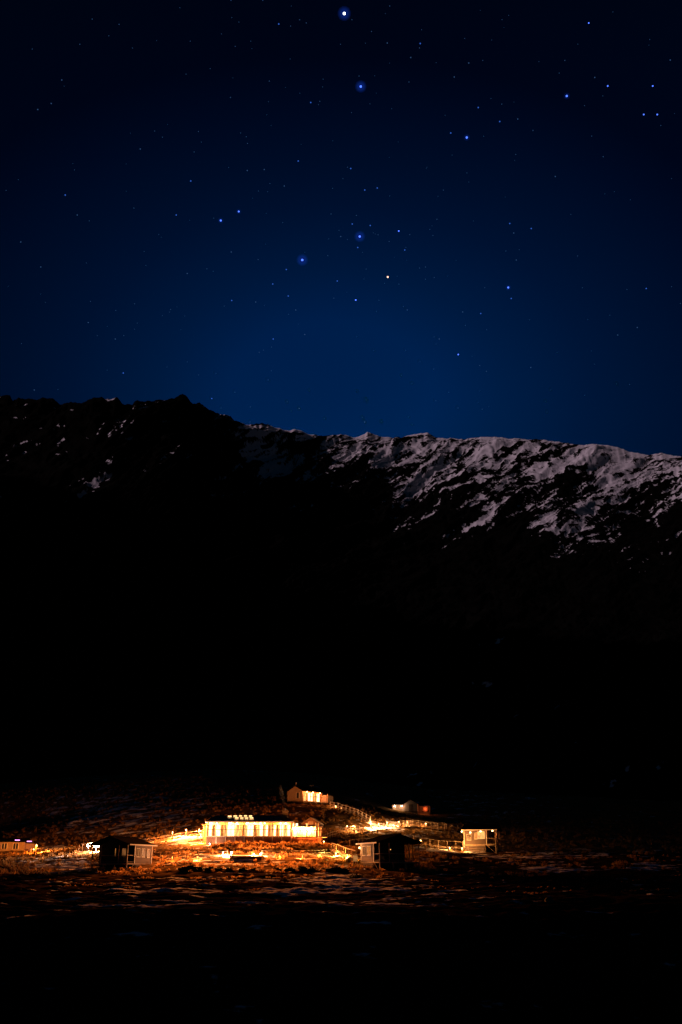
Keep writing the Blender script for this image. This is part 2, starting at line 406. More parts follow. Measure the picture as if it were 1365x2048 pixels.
SM = np.where(amt < .02, 0, SM)
# far side of the ridge
back = []
for fr, fz in ((1.04, .985), (1.15, .86), (1.5, .45), (2.1, .05)):
    yb = R * fr; back.append((ac_ * (yb + 120), yb, ZM[-1] * fz))
XB = np.vstack([XMd] + [b[0][None] for b in back]); YB = np.vstack([YMd] + [b[1][None] for b in back]); ZB = np.vstack([ZM] + [b[2][None] for b in back])
SB = np.vstack([SM] + [SM[-1:]] * 4)
XB[0], YB[0], ZB[0] = XV[-1], YV[-1], ZV[-1]
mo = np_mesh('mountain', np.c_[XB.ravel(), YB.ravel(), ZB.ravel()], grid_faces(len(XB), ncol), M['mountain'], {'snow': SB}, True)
tag(mo, 'dark rocky mountain range with snow on its crest', None, None, 'structure')

# unseen ridge added on the left to shade the valley from the low moon
gx, gy = np.meshgrid(np.linspace(-1700, -430, 90), np.linspace(-2300, 1250, 190))
hh = 560 * np.clip(1 - np.abs(gx + 960) / 560, 0, 1) ** .9 * sstep(-2300, -1900, gy) * (1 - .35 * sstep(850, 1250, gy))
hh = hh * (1 + .16 * fbm(gx / 260, gy / 260, 4, 81)) + 26 * ridged(gx / 90, gy / 90, 3, 83) * (hh > 5) - 12
fl = np_mesh('shade_ridge', np.c_[gx.ravel(), gy.ravel(), hh.ravel()], grid_faces(190, 90), M['mountain'], {'snow': np.zeros(gx.size)}, True)
tag(fl, 'unseen dark ridge added to shade the valley from the moon', None, None, 'structure')

# ------------------------------------------------------------------ grass
def tussock_arrays(cx, cy, cz, rad, hgt, nb, r, wid=.045):
    n = len(cx); N = n * nb
    a = r.random(N) * 2 * np.pi; rr = np.sqrt(r.random(N))
    X = np.repeat(cx, nb); Y = np.repeat(cy, nb); Z = np.repeat(cz, nb); RD = np.repeat(rad, nb); H = np.repeat(hgt, nb)
    bx = X + np.cos(a) * rr * RD * .45; by = Y + np.sin(a) * rr * RD * .45
    lean = .35 + .9 * rr
    h = H * (.65 + .5 * r.random(N)) * (1.1 - .45 * rr)
    mx = bx + np.cos(a) * RD * lean * .45; my = by + np.sin(a) * RD * lean * .45; mz = Z + h * .8
    tx = bx + np.cos(a) * RD * lean * .95; ty = by + np.sin(a) * RD * lean * .95; tz = Z + h * (1 - .35 * rr)
    th = a + np.pi / 2 + (r.random(N) - .5) * 1.6; wx = np.cos(th) * wid * (.6 + .8 * r.random(N)); wy = np.sin(th) * wid * (.6 + .8 * r.random(N))
    zb = Z - .12
    V = np.stack([np.c_[bx - wx, by - wy, zb], np.c_[bx + wx, by + wy, zb], np.c_[mx + wx * .8, my + wy * .8, mz], np.c_[mx - wx * .8, my - wy * .8, mz], np.c_[tx, ty, tz]], 1).reshape(-1, 3)
    b = np.arange(N) * 5
    T = np.concatenate([np.c_[b, b + 1, b + 2], np.c_[b, b + 2, b + 3], np.c_[b + 3, b + 2, b + 4]])
    return V, T

KEEP = []      # (x, y, radius) kept free of loose grass
def hut_clear(p, r): KEEP.append((p.x, p.y, r))

# ------------------------------------------------------------------ lamps
LP = 20.0
def light(parent, loc, power, color=WARM, radius=.08, spot=None):
    l = bpy.data.lights.new('lamp_light', 'SPOT' if spot else 'POINT'); l.energy = power * LP; l.color = color; l.shadow_soft_size = radius
    o = bpy.data.objects.new('lamp_light', l); col.objects.link(o); o.parent = parent; o.location = loc
    if spot:
        l.spot_size = math.radians(spot[0]); l.spot_blend = .6
        o.rotation_euler = Vector(spot[1]).to_track_quat('-Z', 'Y').to_euler()
    return o

def path_lamp(px, py, Y, label, power=60, color=WARM, h=.55, white=False, group=None, r=.055, glass=None):
    p = on(px, py, Y)
    t = empty('path_lamp', p, 0, label, 'lamp', group)
    MB().tube((0, 0, -.2), (0, 0, h), .05, .045).build('post', M['darkwood'], t)
    m = MB(); m.tube((0, 0, h), (0, 0, h + 2 * r), r, r * .8, 10); m.build('lamp_glass', M[glass or ('bulb_white' if white else 'bulb')], t)
    MB().tube((0, 0, h + 2 * r), (0, 0, h + 2 * r + .05), r * 1.5, r * .9, 10).build('cap', M['metal'], t)
    light(t, (0, -.2, h + r), power, color, .1)
    return t

# ------------------------------------------------------------------ lodge
YD, YW = 160.4, 162.9          # deck edge, glass wall
def lx(px, Y): return at(px, 1660, Y).x
zg = at(500, 1692, YD).z; zd = at(500, 1672, YD).z; ze = at(500, 1643.5, YD - .3).z
xl, xr = lx(415, YD), lx(583, YD)
O = Vector((0, YD, zd))
lodge = empty('lodge', (0, YD, zd), 0, 'long brightly lit lodge with glass front, skylights and smoking chimney', 'lodge')
def LX(px): return lx(px, YD)
HE = ze - zd                     # eave height above the deck
dw = YW - YD; yb = 9.6
# skirt: boards below the deck
ns_ = 34
sb = MB()
bw = (xr - xl) / ns_
for i in range(ns_):
    m = MB().box(0, bw - .03, 0, .05, 0, zd - zg + .7)
    o = m.build('skirt_board', M['redwood'], lodge, (xl + i * bw, .05 + .012 * (i % 2), -(zd - zg + .7) - .12))
for i in range(10):
    x = xl + (xr - xl) * i / 9
    MB().box(-.06, .06, -.06, .06, zg - zd - .6, -.12).build('deck_pile', M['palewood'] if i else M['darkwood'], lodge, (x, -.03, 0))
nd = 9
for i in range(nd):
    y0 = dw * i / nd
    MB().box(xl, xr, y0 + .005, y0 + dw / nd - .01, -.12, 0).build('deck_board', M['palewood'], lodge)
MB().box(xl, xr, dw + .3, yb, zg - zd - .5, -.02).build('foundation', M['redwood'], lodge)
MB().box(xl, xr, yb - .15, yb, 0, HE).build('back_wall', M['boards'], lodge)
MB().box(xl, xl + .15, dw + .25, yb - .15, 0, HE).build('end_wall', M['boards'], lodge)
MB().box(xr - .15, xr, dw + .25, yb - .15, 0, HE).build('end_wall', M['boards'], lodge)
# glass wall: bays with panes, mullions and solid strips
bays = [(418,424,'b'),(425,430,'d'),(431,441,'b'),(442,447,'d'),(448,453,'m'),(455,462,'b'),(463,471,'b'),(472,479,'m'),(480,484,'m'),(485,489,'d'),(490,494,'m'),(495,500,'b'),(501,507,'b'),(508,514,'d'),(515,519,'m'),(520,526,'b'),(527,531,'m'),(532,536,'b'),(537,541,'d'),(542,547,'m'),(548,552,'b'),(553,558,'d'),(560,567,'b'),(568,574,'m'),(575,581,'b')]
for a, b, k in bays:
    x0, x1 = lx(a, YW), lx(b, YW)
    mm = {'b': M['win_bright'], 'm': M['win_mid'], 'd': M['win_dim']}[k]
    MB().box(0, x1 - x0, 0, .04, 0, HE - .42).build('pane', mm, lodge, (x0, dw + .05, .12))
    MB().box(0, .07, -.06, .06, 0, HE).build('mullion', M['darkwood'], lodge, (x1 + .01, dw + .02, 0))
MB().box(xl + .1, xr - .1, dw - .05, dw + .12, HE - .29, HE).build('lintel', M['redwood'], lodge)
MB().box(xl + .1, xr - .1, dw + .0, dw + .16, 0, .11).build('sill', M['palewood'], lodge)
# porch at the left end
px0 = LX(402)
MB().box(px0, xl - .02, dw + .2, dw + 4, zg - zd - .4, -.03).build('porch_base', M['redwood'], lodge)
MB().box(px0, xl - .02, dw + 1.4, dw + 1.5, 0, HE - .35).build('porch_wall', M['cream'], lodge)
for x in (px0 + .05, (px0 + xl) / 2):
    MB().box(x - .05, x + .05, dw + .25, dw + .35, -.02, HE - .3).build('porch_post', M['palewood'], lodge)
MB().slab([(px0 - .2, dw - .1, HE - .22), (xl - .02, dw - .1, HE - .22), (xl - .02, dw + 4, HE + .1), (px0 - .2, dw + 4, HE + .1)], .12).build('porch_roof', M['redroof'], lodge)
# veranda posts and railing
vp = [416, 432, 451, 470, 489, 508, 527, 545, 564, 582]
for i, p in enumerate(vp):
    MB().box(-.05, .05, -.05, .05, 0, HE).build('veranda_post', M['darkwood'], lodge, (LX(p), .12, 0))
for i in range(len(vp) - 1):
    x0, x1 = LX(vp[i]) + .05, LX(vp[i + 1]) - .05
    MB().box(x0, x1, .09, .15, .93, 1.0).build('handrail', M['darkwood'], lodge)
    MB().box(x0, x1, .11, .13, .48, .50).build('wire_rail', M['metal'], lodge)
# roof: low hip
ex0, ex1 = LX(411), LX(588)
zr = at(500, 1631.5, YD + 5).z - zd
rx0, rx1 = at(430, 1632, YD + 5).x, at(572, 1632, YD + 5).x
e00, e10, e11, e01 = (ex0, -.45, HE + .02), (ex1, -.45, HE + .02), (ex1, yb + .6, HE + .02), (ex0, yb + .6, HE + .02)
r0, r1 = (rx0, 4.9, zr), (rx1, 4.9, zr)
roof = MB(); roof.slab([e00, e10, r1, r0], .14); roof.slab([e10, e11, r1], .14); roof.slab([e11, e01, r0, r1], .14); roof.slab([e01, e00, r0], .14)
roof_o = roof.build('roof', M['redroof'], lodge)
MB().box(ex0, ex1, -.53, -.455, HE - .13, HE + .06).build('gutter', M['trim'], lodge)
MB().box(rx0, rx1, 4.8, 5.0, zr - .02, zr + .07).build('ridge_cap', M['redroof'], lodge)
# standing seams of the roof sheets
sl = (zr - HE - .02) / (4.9 + .45)
for i in range(26):
    x = rx0 + (rx1 - rx0) * (i + .5) / 26
    MB().bar((x, -.4, HE + .035), (x, 4.85, zr + .015), .05, .05).build('roof_seam', M['redroof'], lodge)
def roofpt(px, py):
    """point on the front roof plane seen at photo px, py"""
    dvec = at(px, py, 1.0)
    # plane: z - zd = HE+.02 + sl*(y-YD+.45)
    c = zd + HE + .02 + sl * (.45 - YD)
    Y = c / (dvec.z - sl); return Vector((dvec.x * Y, Y - YD, dvec.z * Y - zd))
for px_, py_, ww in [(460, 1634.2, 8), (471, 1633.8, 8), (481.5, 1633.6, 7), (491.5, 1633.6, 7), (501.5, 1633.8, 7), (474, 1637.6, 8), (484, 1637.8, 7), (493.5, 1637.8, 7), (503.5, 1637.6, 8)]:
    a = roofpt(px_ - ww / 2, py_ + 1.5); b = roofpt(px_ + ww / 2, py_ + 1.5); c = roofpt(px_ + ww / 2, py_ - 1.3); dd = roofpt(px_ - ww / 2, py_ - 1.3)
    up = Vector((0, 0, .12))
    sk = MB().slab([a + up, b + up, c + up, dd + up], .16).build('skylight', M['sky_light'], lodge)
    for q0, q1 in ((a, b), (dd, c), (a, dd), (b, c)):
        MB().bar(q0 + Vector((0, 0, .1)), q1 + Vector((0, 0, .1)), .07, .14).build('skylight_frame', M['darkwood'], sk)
# chimney
cx = at(571, 1640, YD + 4).x
ct = at(571, 1623.5, YD + 4).z - zd
MB().box(cx - .42, cx + .42, 3.4, 4.2, HE + .2, ct).build('chimney', M['brick'], lodge)
MB().box(cx - .5, cx + .5, 3.32, 4.28, ct, ct + .12).build('chimney_cap', M['brick'], lodge)
MB().tube((cx, 3.8, ct + .1), (cx, 3.8, ct + .5), .13, .13, 10).build('flue', M['metal'], lodge)
# downlights below the eave
for i, p in enumerate([417, 430, 459, 471, 494, 506.5, 519, 560, 571]):
    f_ = MB().tube((LX(p), dw - .5, HE - .02), (LX(p), dw - .5, HE - .17), .09, .12, 10).build('downlight', M['bulb'], lodge)
    light(lodge, (LX(p), dw - .5, HE - .3), 230, WARM, .08)
for p, ax in ((424, -.28), (459, -.10), (494, 0), (530, .08), (572, .2)):  # outward spots added under the eave to brighten the valley floor
    MB().box(LX(p) - .14, LX(p) + .14, -.40, -.22, HE - .33, HE - .15).build('eave_fill_lamp', M['metal'], lodge)
    MB().box(LX(p) - .11, LX(p) + .11, -.425, -.402, HE - .31, HE - .17).build('lamp_glass', M['bulb'], lodge)
    light(lodge, (LX(p), -.5, HE - .24), 5200, WARM, .1, (50, (ax, -1, -.13)))
for p in (430, 480, 530, 575):  # unseen rear spots added to light the hillside behind
    MB().tube((LX(p), yb + .15, HE - .1), (LX(p), yb + .15, HE - .25), .09, .12, 10).build('rear_fill_lamp', M['bulb'], lodge)
    light(lodge, (LX(p), yb + .35, HE - .3), 330, (1, .22, .03), .08, (75, ((p - 500) / 160, 1, .22)))
MB().box(xl - .16, xl - .02, dw + 3.0, dw + 3.3, HE - .55, HE - .38).build('side_fill_lamp', M['bulb'], lodge)  # lamp added to brighten the hillside on the left
light(lodge, (xl - .4, dw + 3.15, HE - .45), 900, (1, .25, .04), .1, (95, (-1, .42, .10)))
# wing on the right
wx0, wx1 = LX(584.5), at(643, 1660, YD + 3.2).x
wz0 = at(610, 1673.5, YD + 3.2).z - zd; wz1 = at(610, 1653, YD + 3.0).z - zd; wy = 3.4
MB().box(wx0, wx1, wy + .05, wy + 5, zg - zd + .3, wz0 - .03).build('wing_base', M['redwood'], lodge)
MB().box(wx0, wx1, wy, wy + 4.8, wz0, wz1 - .06).build('wing_wall', M['cream'], lodge)
nb_ = 30
for i in range(nb_):
    x = wx0 + (wx1 - wx0) * (i + .5) / nb_
    MB().box(-.02, .02, -.025, 0, wz0, wz1 - .1).build('wing_batten', M['trim'], lodge, (x, wy - .003, 0))
MB().slab([(wx0 - .1, wy - .9, wz1), (wx1 + .25, wy - .9, wz1), (wx1 + .25, wy + 5, wz1 + .55), (wx0 - .1, wy + 5, wz1 + .55)], .1).build('wing_roof', M['grey'], lodge)
MB().box(wx0, wx1 + .9, wy - 1.6, wy - .03, wz0 - .14, wz0 - .02).build('wing_deck', M['palewood'], lodge)
for i in range(8):
    x = wx0 + (wx1 + .85 - wx0) * i / 7
    MB().box(-.04, .04, -.04, .04, wz0 - 1.3, wz0 + .95).build('wing_post', M['darkwood'], lodge, (x, wy - 1.5, 0))
MB().box(wx0, wx1 + .9, wy - 1.53, wy - 1.47, wz0 + .88, wz0 + .96).build('wing_handrail', M['darkwood'], lodge)
for a, b, k in ((586, 588.5, 'win_bright'), (592, 596, 'win_bright'), (613, 616, 'win_mid'), (632, 637, 'win_dim')):
    x0, x1 = at(a, 1660, YD + wy).x, at(b, 1660, YD + wy).x
    wn = MB().box(x0, x1, wy - .05, wy - .03, wz0 + .1, wz0 + 2.0).build('wing_door', M[k], lodge)
    MB().box(x0 - .06, x0 - .005, wy - .08, wy - .02, wz0, wz0 + 2.1).build('door_frame', M['trim'], wn)
    MB().box(x1 + .005, x1 + .06, wy - .08, wy - .02, wz0, wz0 + 2.1).build('door_frame', M['trim'], wn)
for p in (592, 609, 621.5):
    x = at(p, 1656, YD + wy - .5).x
    MB().tube((x, wy - .35, wz1 - .08), (x, wy - .35, wz1 - .22), .08, .11, 10).build('downlight', M['bulb'], lodge)
    light(lodge, (x, wy - .35, wz1 - .36), 200, WARM, .08)
# light of the deck edge on the slope in front
for p in (440, 500, 560):
    hut = None
KEEP.append(((xl + xr) / 2 - 5, YD + 4, 6.5)); KEEP.append(((xl + xr) / 2, YD + 4, 6.5)); KEEP.append(((xl + xr) / 2 + 5, YD + 4, 6.5)); KEEP.append((wx1 - 1, YD + 6, 4))

# smoke from the flue
def smoke():
    m = bpy.data.materials.new('wood_smoke'); m.use_nodes = True; t = m.node_tree; t.nodes.clear()
    o = t.nodes.new('ShaderNodeOutputMaterial'); pv = t.nodes.new('ShaderNodeVolumePrincipled')
    pv.inputs['Color'].default_value = (.85, .85, .9, 1); pv.inputs['Density'].default_value = .10
    t.links.new(pv.outputs[0], o.inputs['Volume'])
    b = MB(); p0 = Vector((cx, 3.8, ct + .45)) + O
    prof = [(0, 0, .10), (-.12, .5, .16), (-.30, 1.1, .24), (-.42, 1.7, .32), (-.62, 2.4, .38), (-.75, 3.1, .30), (-.86, 3.6, .1)]
    n = 10; V = []; Fc = []
    for i, (dx, dz, r) in enumerate(prof):
        for j in range(n):
            a = 2 * math.pi * j / n; k = r * (1 + .2 * math.sin(3 * a + i))
            V.append((dx + math.cos(a) * k, math.sin(a) * k, dz))
    for i in range(len(prof) - 1):
        for j in range(n): Fc.append((i * n + j, i * n + (j + 1) % n, (i + 1) * n + (j + 1) % n, (i + 1) * n + j))
    Fc.append(tuple(range(n - 1, -1, -1))); Fc.append(tuple(range((len(prof) - 1) * n, len(prof) * n)))
    b.v, b.f = V, Fc
    return tag(b.build('chimney_smoke', m, None, p0), 'thin pale smoke plume rising from the lodge chimney', 'smoke', None, 'stuff')
smoke()

# ------------------------------------------------------------------ stilt cabins
def stilt_cabin(px, py, Y, rz, mirror, label, lit, W=5.8, D=5.2, ground_drop=1.45, fit=1.0, inset=0.0):
    """front (veranda) towards local -y, windowed side on local -x (or +x when mirrored)"""
    s = 1 if not mirror else -1
    p = at(px, py, Y); zf = p.z
    t = empty('stilt_cabin', p, rz, label, 'cabin', 'cabins standing on piles below the lodge')
    t.scale = (fit, fit, fit)
    KEEP.append((p.x, p.y, 4.2))
    H = 2.25; v = 1.5                       # wall height, veranda depth
    x0, x1 = -W / 2, W / 2; y0, y1 = -D / 2, D / 2
    def B(a, b, *r):                         # mirror in x
        return (a, b, *r) if s > 0 else (-b, -a, *r)
    def part(name, m, a, b, *r, parent=None): return MB().box(*B(a, b), *r).build(name, m, parent or t)
    part('floor', M['palewood'], x0 - .04, x1 + .04, y0, y1 + .04, -.16, 0)
    # veranda deck at the floor edge is the same floor; walls stand behind it
    yw = y0 + v
    xi = x1 - inset
    part('front_wall', M['shadewood'], x0, xi, yw, yw + .12, .0, H)
    part('side_wall', M['boards'], x0, x0 + .12, yw + .12, y1, 0, H)
    part('side_wall', M['shadewood'], xi - .12, xi, yw + .12, y1, 0, H)
    part('back_wall', M['boards'], x0 + .12, xi - .12, y1 - .12, y1, 0, H)
    # laps of the weatherboards on the windowed side
    for i in range(9):
        part('weatherboard', M['boards'], x0 - .03, x0 - .003, yw + .02, y1 + .02, .05 + i * .245, .05 + i * .245 + .225)
    for cy in (yw + .02, y1):
        part('corner_trim', M['trim'], x0 - .055, x0 - .034, cy - .07, cy + .07, 0, H)
    # windows on the side
    for wy0, wy1, z0_, z1_, k in lit:
        a = yw + (y1 - yw) * wy0; b = yw + (y1 - yw) * wy1
        wn = part('window', M[k], x0 - .07, x0 - .035, a, b, z0_, z1_)
        part('sill', M['trim'], x0 - .13, x0 - .04, a - .08, b + .08, z0_ - .10, z0_ - .01, parent=wn)
        part('frame', M['trim'], x0 - .09, x0 - .036, a - .07, a - .005, z0_, z1_ + .06, parent=wn)
        part('frame', M['trim'], x0 - .09, x0 - .036, b + .005, b + .07, z0_, z1_ + .06, parent=wn)
        part('frame', M['trim'], x0 - .09, x0 - .036, a, b, z1_ + .005, z1_ + .06, parent=wn)
        part('glazing_bar', M['trim'], x0 - .085, x0 - .072, (a + b) / 2 - .025, (a + b) / 2 + .025, z0_, z1_, parent=wn)
    # door and windows on the dark front
    dr = part('door', M['shadewood'], -.45, .45, yw - .05, yw - .01, 0, 2.0)
    part('door_handle', M['metal'], .32, .37, yw - .09, yw - .052, .95, 1.1, parent=dr)
    for xx in ((-1.9, 1.9) if not inset else (-1.9,)): part('front_window', M['glassdark'], xx - .6, xx + .6, yw - .03, yw - .005, .8, 1.9)
    # veranda: posts, rails, balusters
    for xx in (x0 + .06, -1.45, 1.45, x1 - .06):
        part('veranda_post', M['palewood'], xx - .055, xx + .055, y0 + .01, y0 + .12, 0, H)
    for a, b in ((x0 + .12, -1.51), (-1.39, 1.39), (1.51, x1 - .12)):
        part('handrail', M['palewood'], a, b, y0 + .03, y0 + .10, .92, .99)
        part('lower_rail', M['palewood'], a, b, y0 + .045, y0 + .085, .14, .19)
    part('handrail', M['palewood'], x0 + .03, x0 + .10, y0 + .125, yw - .01, .92, .99)
    part('lower_rail', M['palewood'], x0 + .045, x0 + .085, y0 + .125, yw - .01, .14, .19)
    part('handrail', M['palewood'], x1 - .10, x1 - .03, y0 + .125, yw - .01, .92, .99)
    nbal = 30
    for i in range(nbal):
        xx = x0 + .25 + (W - .5) * i / (nbal - 1)
        if min(abs(xx - q) for q in (-1.45, 1.45)) > .08:
            part('baluster', M['shadewood'], xx - .02, xx + .02, y0 + .05, y0 + .08, .19, .92)
    if inset:
        for yy in (yw + .2, y1 - .1): part('veranda_post', M['darkwood'], x1 - .11, x1 - .01, yy - .05, yy + .05, 0, H)
        part('handrail', M['darkwood'], x1 - .10, x1 - .03, yw + .26, y1 - .16, .92, .99)
    # piles and brace
    for xx in (x0 + .1, -.9, .9, x1 - .1):
        for yy in (y0 + .08, y0 + 1.75, y0 + 3.3, y1 - .15):
            dz = ground_drop + 1.0
            part('pile', M['palewood'] if yy < y0 + 1 else M['darkwood'], xx - .075, xx + .075, yy - .075, yy + .075, -dz, -.16)
    sg = 1 if s > 0 else -1
    for i in range(14):
        a = x0 + .2 + (W - .4) * i / 14
        part('skirt_board', M['shadewood'], a, a + (W - .4) / 14 - .02, y0 + 1.62, y0 + 1.66, -ground_drop - 1.0, -.165)
    for i in range(9):
        a = y0 + 1.7 + (D - 1.8) * i / 9
        part('skirt_board', M['shadewood'], x1 - .05, x1 - .01, a, a + (D - 1.8) / 9 - .02, -ground_drop - 1.0, -.165)
    MB().bar((sg * (x0 + .1), y0 + .1, -1.35), (sg * (x0 + .1), y0 + 1.5, -.2), .09).build('brace', M['palewood'], t)
    MB().bar((sg * (x1 - .1), y0 + .1, -1.35), (sg * (x1 - .1), y0 + 1.5, -.2), .09).build('brace', M['palewood'], t)
    # lining boards between the piles on the windowed side
    for i in range(3):
        part('base_board', M['boards'], x0 + .0, x0 + .04, y0 + 1.9, y1 - .1, -.45 - i * .33, -.18 - i * .33)
    # roof: steep middle over the room, flatter skirts over the sides
    rz_, re = 3.35, H + .05; ov = .55
    mx = W / 2 * .52
    ym = y0 - .35; yp = y1 + .4
    rf = MB()
    zs = re + .62
    rf.slab([(0, ym, rz_), (0, yp, rz_), (mx, yp, zs), (mx, ym, zs)][::-1], .09)
    rf.slab([(0, ym, rz_), (-mx, ym, zs), (-mx, yp, zs), (0, yp, rz_)][::-1], .09)
    rf.slab([(mx, ym, zs), (mx, yp, zs), (W / 2 + ov, yp, re), (W / 2 + ov, ym, re)][::-1], .09)
    rf.slab([(-mx, ym, zs), (-W / 2 - ov, ym, re), (-W / 2 - ov, yp, re), (-mx, yp, zs)][::-1], .09)
    rfo = rf.build('roof', M['roof'], t)
    MB().bar((0, ym - .02, rz_ + .04), (0, yp + .02, rz_ + .04), .22, .07).build('ridge_cap', M['roof'], rfo)
    gb = MB(); gb.slab([(-W / 2, 0, 0), (W / 2, 0, 0), (mx, 0, zs - H - .1), (0, 0, rz_ - H - .1), (-mx, 0, zs - H - .1)], .0)
    for yy in (yw + .06, y1 - .06):
        g_ = MB(); pts = [(-W / 2 + .02, H), (W / 2 - .02, H), (mx, zs - .1), (0, rz_ - .1), (-mx, zs - .1)]
        n = len(pts); g_.v = [(a, yy - .05, b) for a, b in pts] + [(a, yy + .05, b) for a, b in pts]
        g_.f = [tuple(range(n)), tuple(range(2 * n - 1, n - 1, -1))] + [(i, n + i, n + (i + 1) % n, (i + 1) % n) for i in range(n)]
        g_.build('gable', M['boards'] if yy > 0 else M['shadewood'], t)
    part('fascia', M['trim'], x0 - ov - .06, x0 - ov - .005, ym, yp, re - .13, re + .03)
    return t

hutL = stilt_cabin(243, 1727, 139.5, math.radians(-26), True, 'dark cabin on piles with pale windowed side, beside the white floodlight',
    [(.10, .28, .85, 1.8, 'win_faint'), (.40, .55, .85, 1.8, 'glassdark'), (.70, .84, .8, 1.75, 'glassdark')])
hutC = stilt_cabin(781, 1724, 137, math.radians(25), False, 'black silhouetted cabin on piles with a flared roof and one warm side window',
    [(.22, .50, .85, 1.9, 'win_dim'), (.66, .84, .85, 1.9, 'win_faint')], inset=1.35)
hutR = stilt_cabin(966, 1690, 175, math.radians(74), False, 'lit cabin on piles with glowing veranda end and side lamps',
    [(.08, .36, .95, 2.0, 'win_mid'), (.42, .52, .9, 1.9, 'win_dim'), (.70, .86, .75, 1.6, 'win_dim')], inset=1.35)
MB().box(-.25, -.12, -1.15, -1.12, .9, 1.85).build('lit_gap_pane', M['win_dim'], hutL)  # glowing pane stands in for light seen through a veranda gap
MB().box(.9, 1.5, -1.15, -1.12, .9, 1.85).build('front_window', M['win_faint'], hutL)  # another glowing pane, in place of the lit open bay
MB().tube((-.55, -1.2, 1.5), (-.55, -1.14, 1.5), .05, .05, 8).build('porch_lamp', M['bulb_soft'], hutC)
for o_, lo, pw in ((hutR, (-2.6, -2.1, 2.0), 9), (hutR, (-3.1, 1.5, 1.75), 1.0), (hutR, (-3.1, -.2, 1.9), 2.0), (hutR, (-3.3, 2.9, 1.9), 2.0)):
    MB().tube((lo[0], lo[1], lo[2] + .05), (lo[0], lo[1], lo[2] + .22), .09, .07, 8).build('lamp', M['bulb'], o_)
    light(o_, (lo[0] - .25, lo[1], lo[2] + .05), pw, WARM, .08)
# lamp at the back corner of the centre cabin lights its entry bridge
MB().tube((-3.1, 2.75, 1.7), (-3.1, 2.75, 1.88), .07, .06, 8).build('lamp', M['bulb'], hutC)
light(hutC, (-3.6, 3.0, 1.7), 3, (1, .55, .16), .08)

# ------------------------------------------------------------------ upper cabin
def gable_body(name, W, D, H, Rz, m, parent, x=0, y=0):
    """box with gables facing local -y; ridge along y"""
    b = MB(); h = W / 2
    v = [(-h, 0), (h, 0), (h, H), (0, Rz), (-h, H)]; n = 5
    b.v = [(x + a, y, z) for a, z in v] + [(x + a, y + D, z) for a, z in v]
    b.f = [tuple(range(n)), tuple(range(2 * n - 1, n - 1, -1))] + [(i, n + i, n + (i + 1) % n, (i + 1) % n) for i in range(n)]
    return b.build(name, m, parent)
def gable_roof(W, D, H, Rz, m, parent, ov=.35, t=.1, y=0):
    b = MB(); sl_ = (Rz - H) / (W / 2); zz = Rz + .06 + t; h = W / 2 + ov; ze_ = zz - sl_ * h
    b.slab([(0, y - ov, zz), (h, y - ov, ze_), (h, y + D + ov, ze_), (0, y + D + ov, zz)], t)
    b.slab([(0, y - ov, zz), (0, y + D + ov, zz), (-h, y + D + ov, ze_), (-h, y - ov, ze_)], t)
    return b.build('roof', m, parent)

p = at(592, 1606, 209)
uc = empty('hill_cabin', at(590, 1603.5, 209), math.radians(-38), 'small gabled cabin with glowing veranda on the knoll above the lodge', 'cabin')
KEEP.append((p.x + 1, p.y + 2, 5))
MB().box(-2.0, 2.0, .1, 5.9, -1.6, 0).build('base', M['darkwood'], uc)
gable_body('wall', 4.0, 6.0, 2.05, 3.05, M['cream'], uc)
gable_roof(4.0, 6.0, 2.05, 3.05, M['roof'], uc, ov=.25)
wn = MB().box(.45, 1.15, -.05, -.005, .7, 1.7).build('window', M['glassdark'], uc)
MB().box(.37, .45, -.07, -.006, .62, 1.78).build('frame', M['trim'], wn); MB().box(1.15, 1.23, -.07, -.006, .62, 1.78).build('frame', M['trim'], wn)
MB().box(2.0, 3.9, .2, 6.0, -.14, 0).build('veranda_floor', M['palewood'], uc)
for i in range(4):
    y_ = .3 + i * 1.85
    MB().box(3.75, 3.86, y_ - .05, y_ + .05, -1.6, 1.75).build('veranda_post', M['palewood'], uc)
    if i < 3: MB().box(3.77, 3.84, y_ + .06, y_ + 1.79, .85, .93).build('handrail', M['palewood'], uc)
MB().slab([(1.9, -.1, 2.22), (4.15, -.1, 1.85), (4.15, 6.3, 1.85), (1.9, 6.3, 2.22)], .08).build('veranda_roof', M['roof'], uc)
for a, b, k in ((.35, 1.1, 'win_mid'), (1.7, 3.2, 'win_bright'), (3.6, 4.1, 'win_mid'), (4.5, 5.4, 'win_bright')):
    wn = MB().box(2.005, 2.04, a, b, .15, 1.75).build('glass_door', M[k], uc)
    MB().box(2.0, 2.06, a - .09, a - .005, 0, 1.85).build('frame', M['trim'], wn)
    MB().box(2.045, 2.06, (a + b) / 2 - .03, (a + b) / 2 + .03, .15, 1.75).build('glazing_bar', M['trim'], wn)
for y_ in (.7, 2.6, 4.9):
    MB().tube((2.6, y_, 1.92), (2.6, y_, 1.8), .07, .1, 8).build('downlight', M['bulb'], uc)
    light(uc, (2.6, y_, 1.62), 14, WARM2, .08)
MB().box(1.0, 3.4, 6.05, 8.2, -1.0, 1.5).build('lean_to', M['grey'], uc)
MB().slab([(.9, 6.0, 1.75), (3.6, 6.0, 1.65), (3.6, 8.5, 1.4), (.9, 8.5, 1.5)], .08).build('lean_to_roof', M['roof'], uc)
MB().tube((-.9, 1.4, 2.4), (-.9, 1.4, 3.75), .11, .11, 10).build('flue', M['metal'], uc)
MB().tube((-.9, 1.4, 3.75), (-.9, 1.4, 3.95), .19, .15, 10).build('flue_cowl', M['metal'], uc)
an = MB(); an.bar((1.5, 3.5, 2.2), (1.5, 3.5, 3.35), .05); an.bar((1.0, 3.5, 3.3), (2.0, 3.5, 3.3), .04); an.bar((1.1, 3.5, 3.15), (1.1, 3.5, 3.5), .04); an.bar((1.9, 3.5, 3.15), (1.9, 3.5, 3.5), .04)
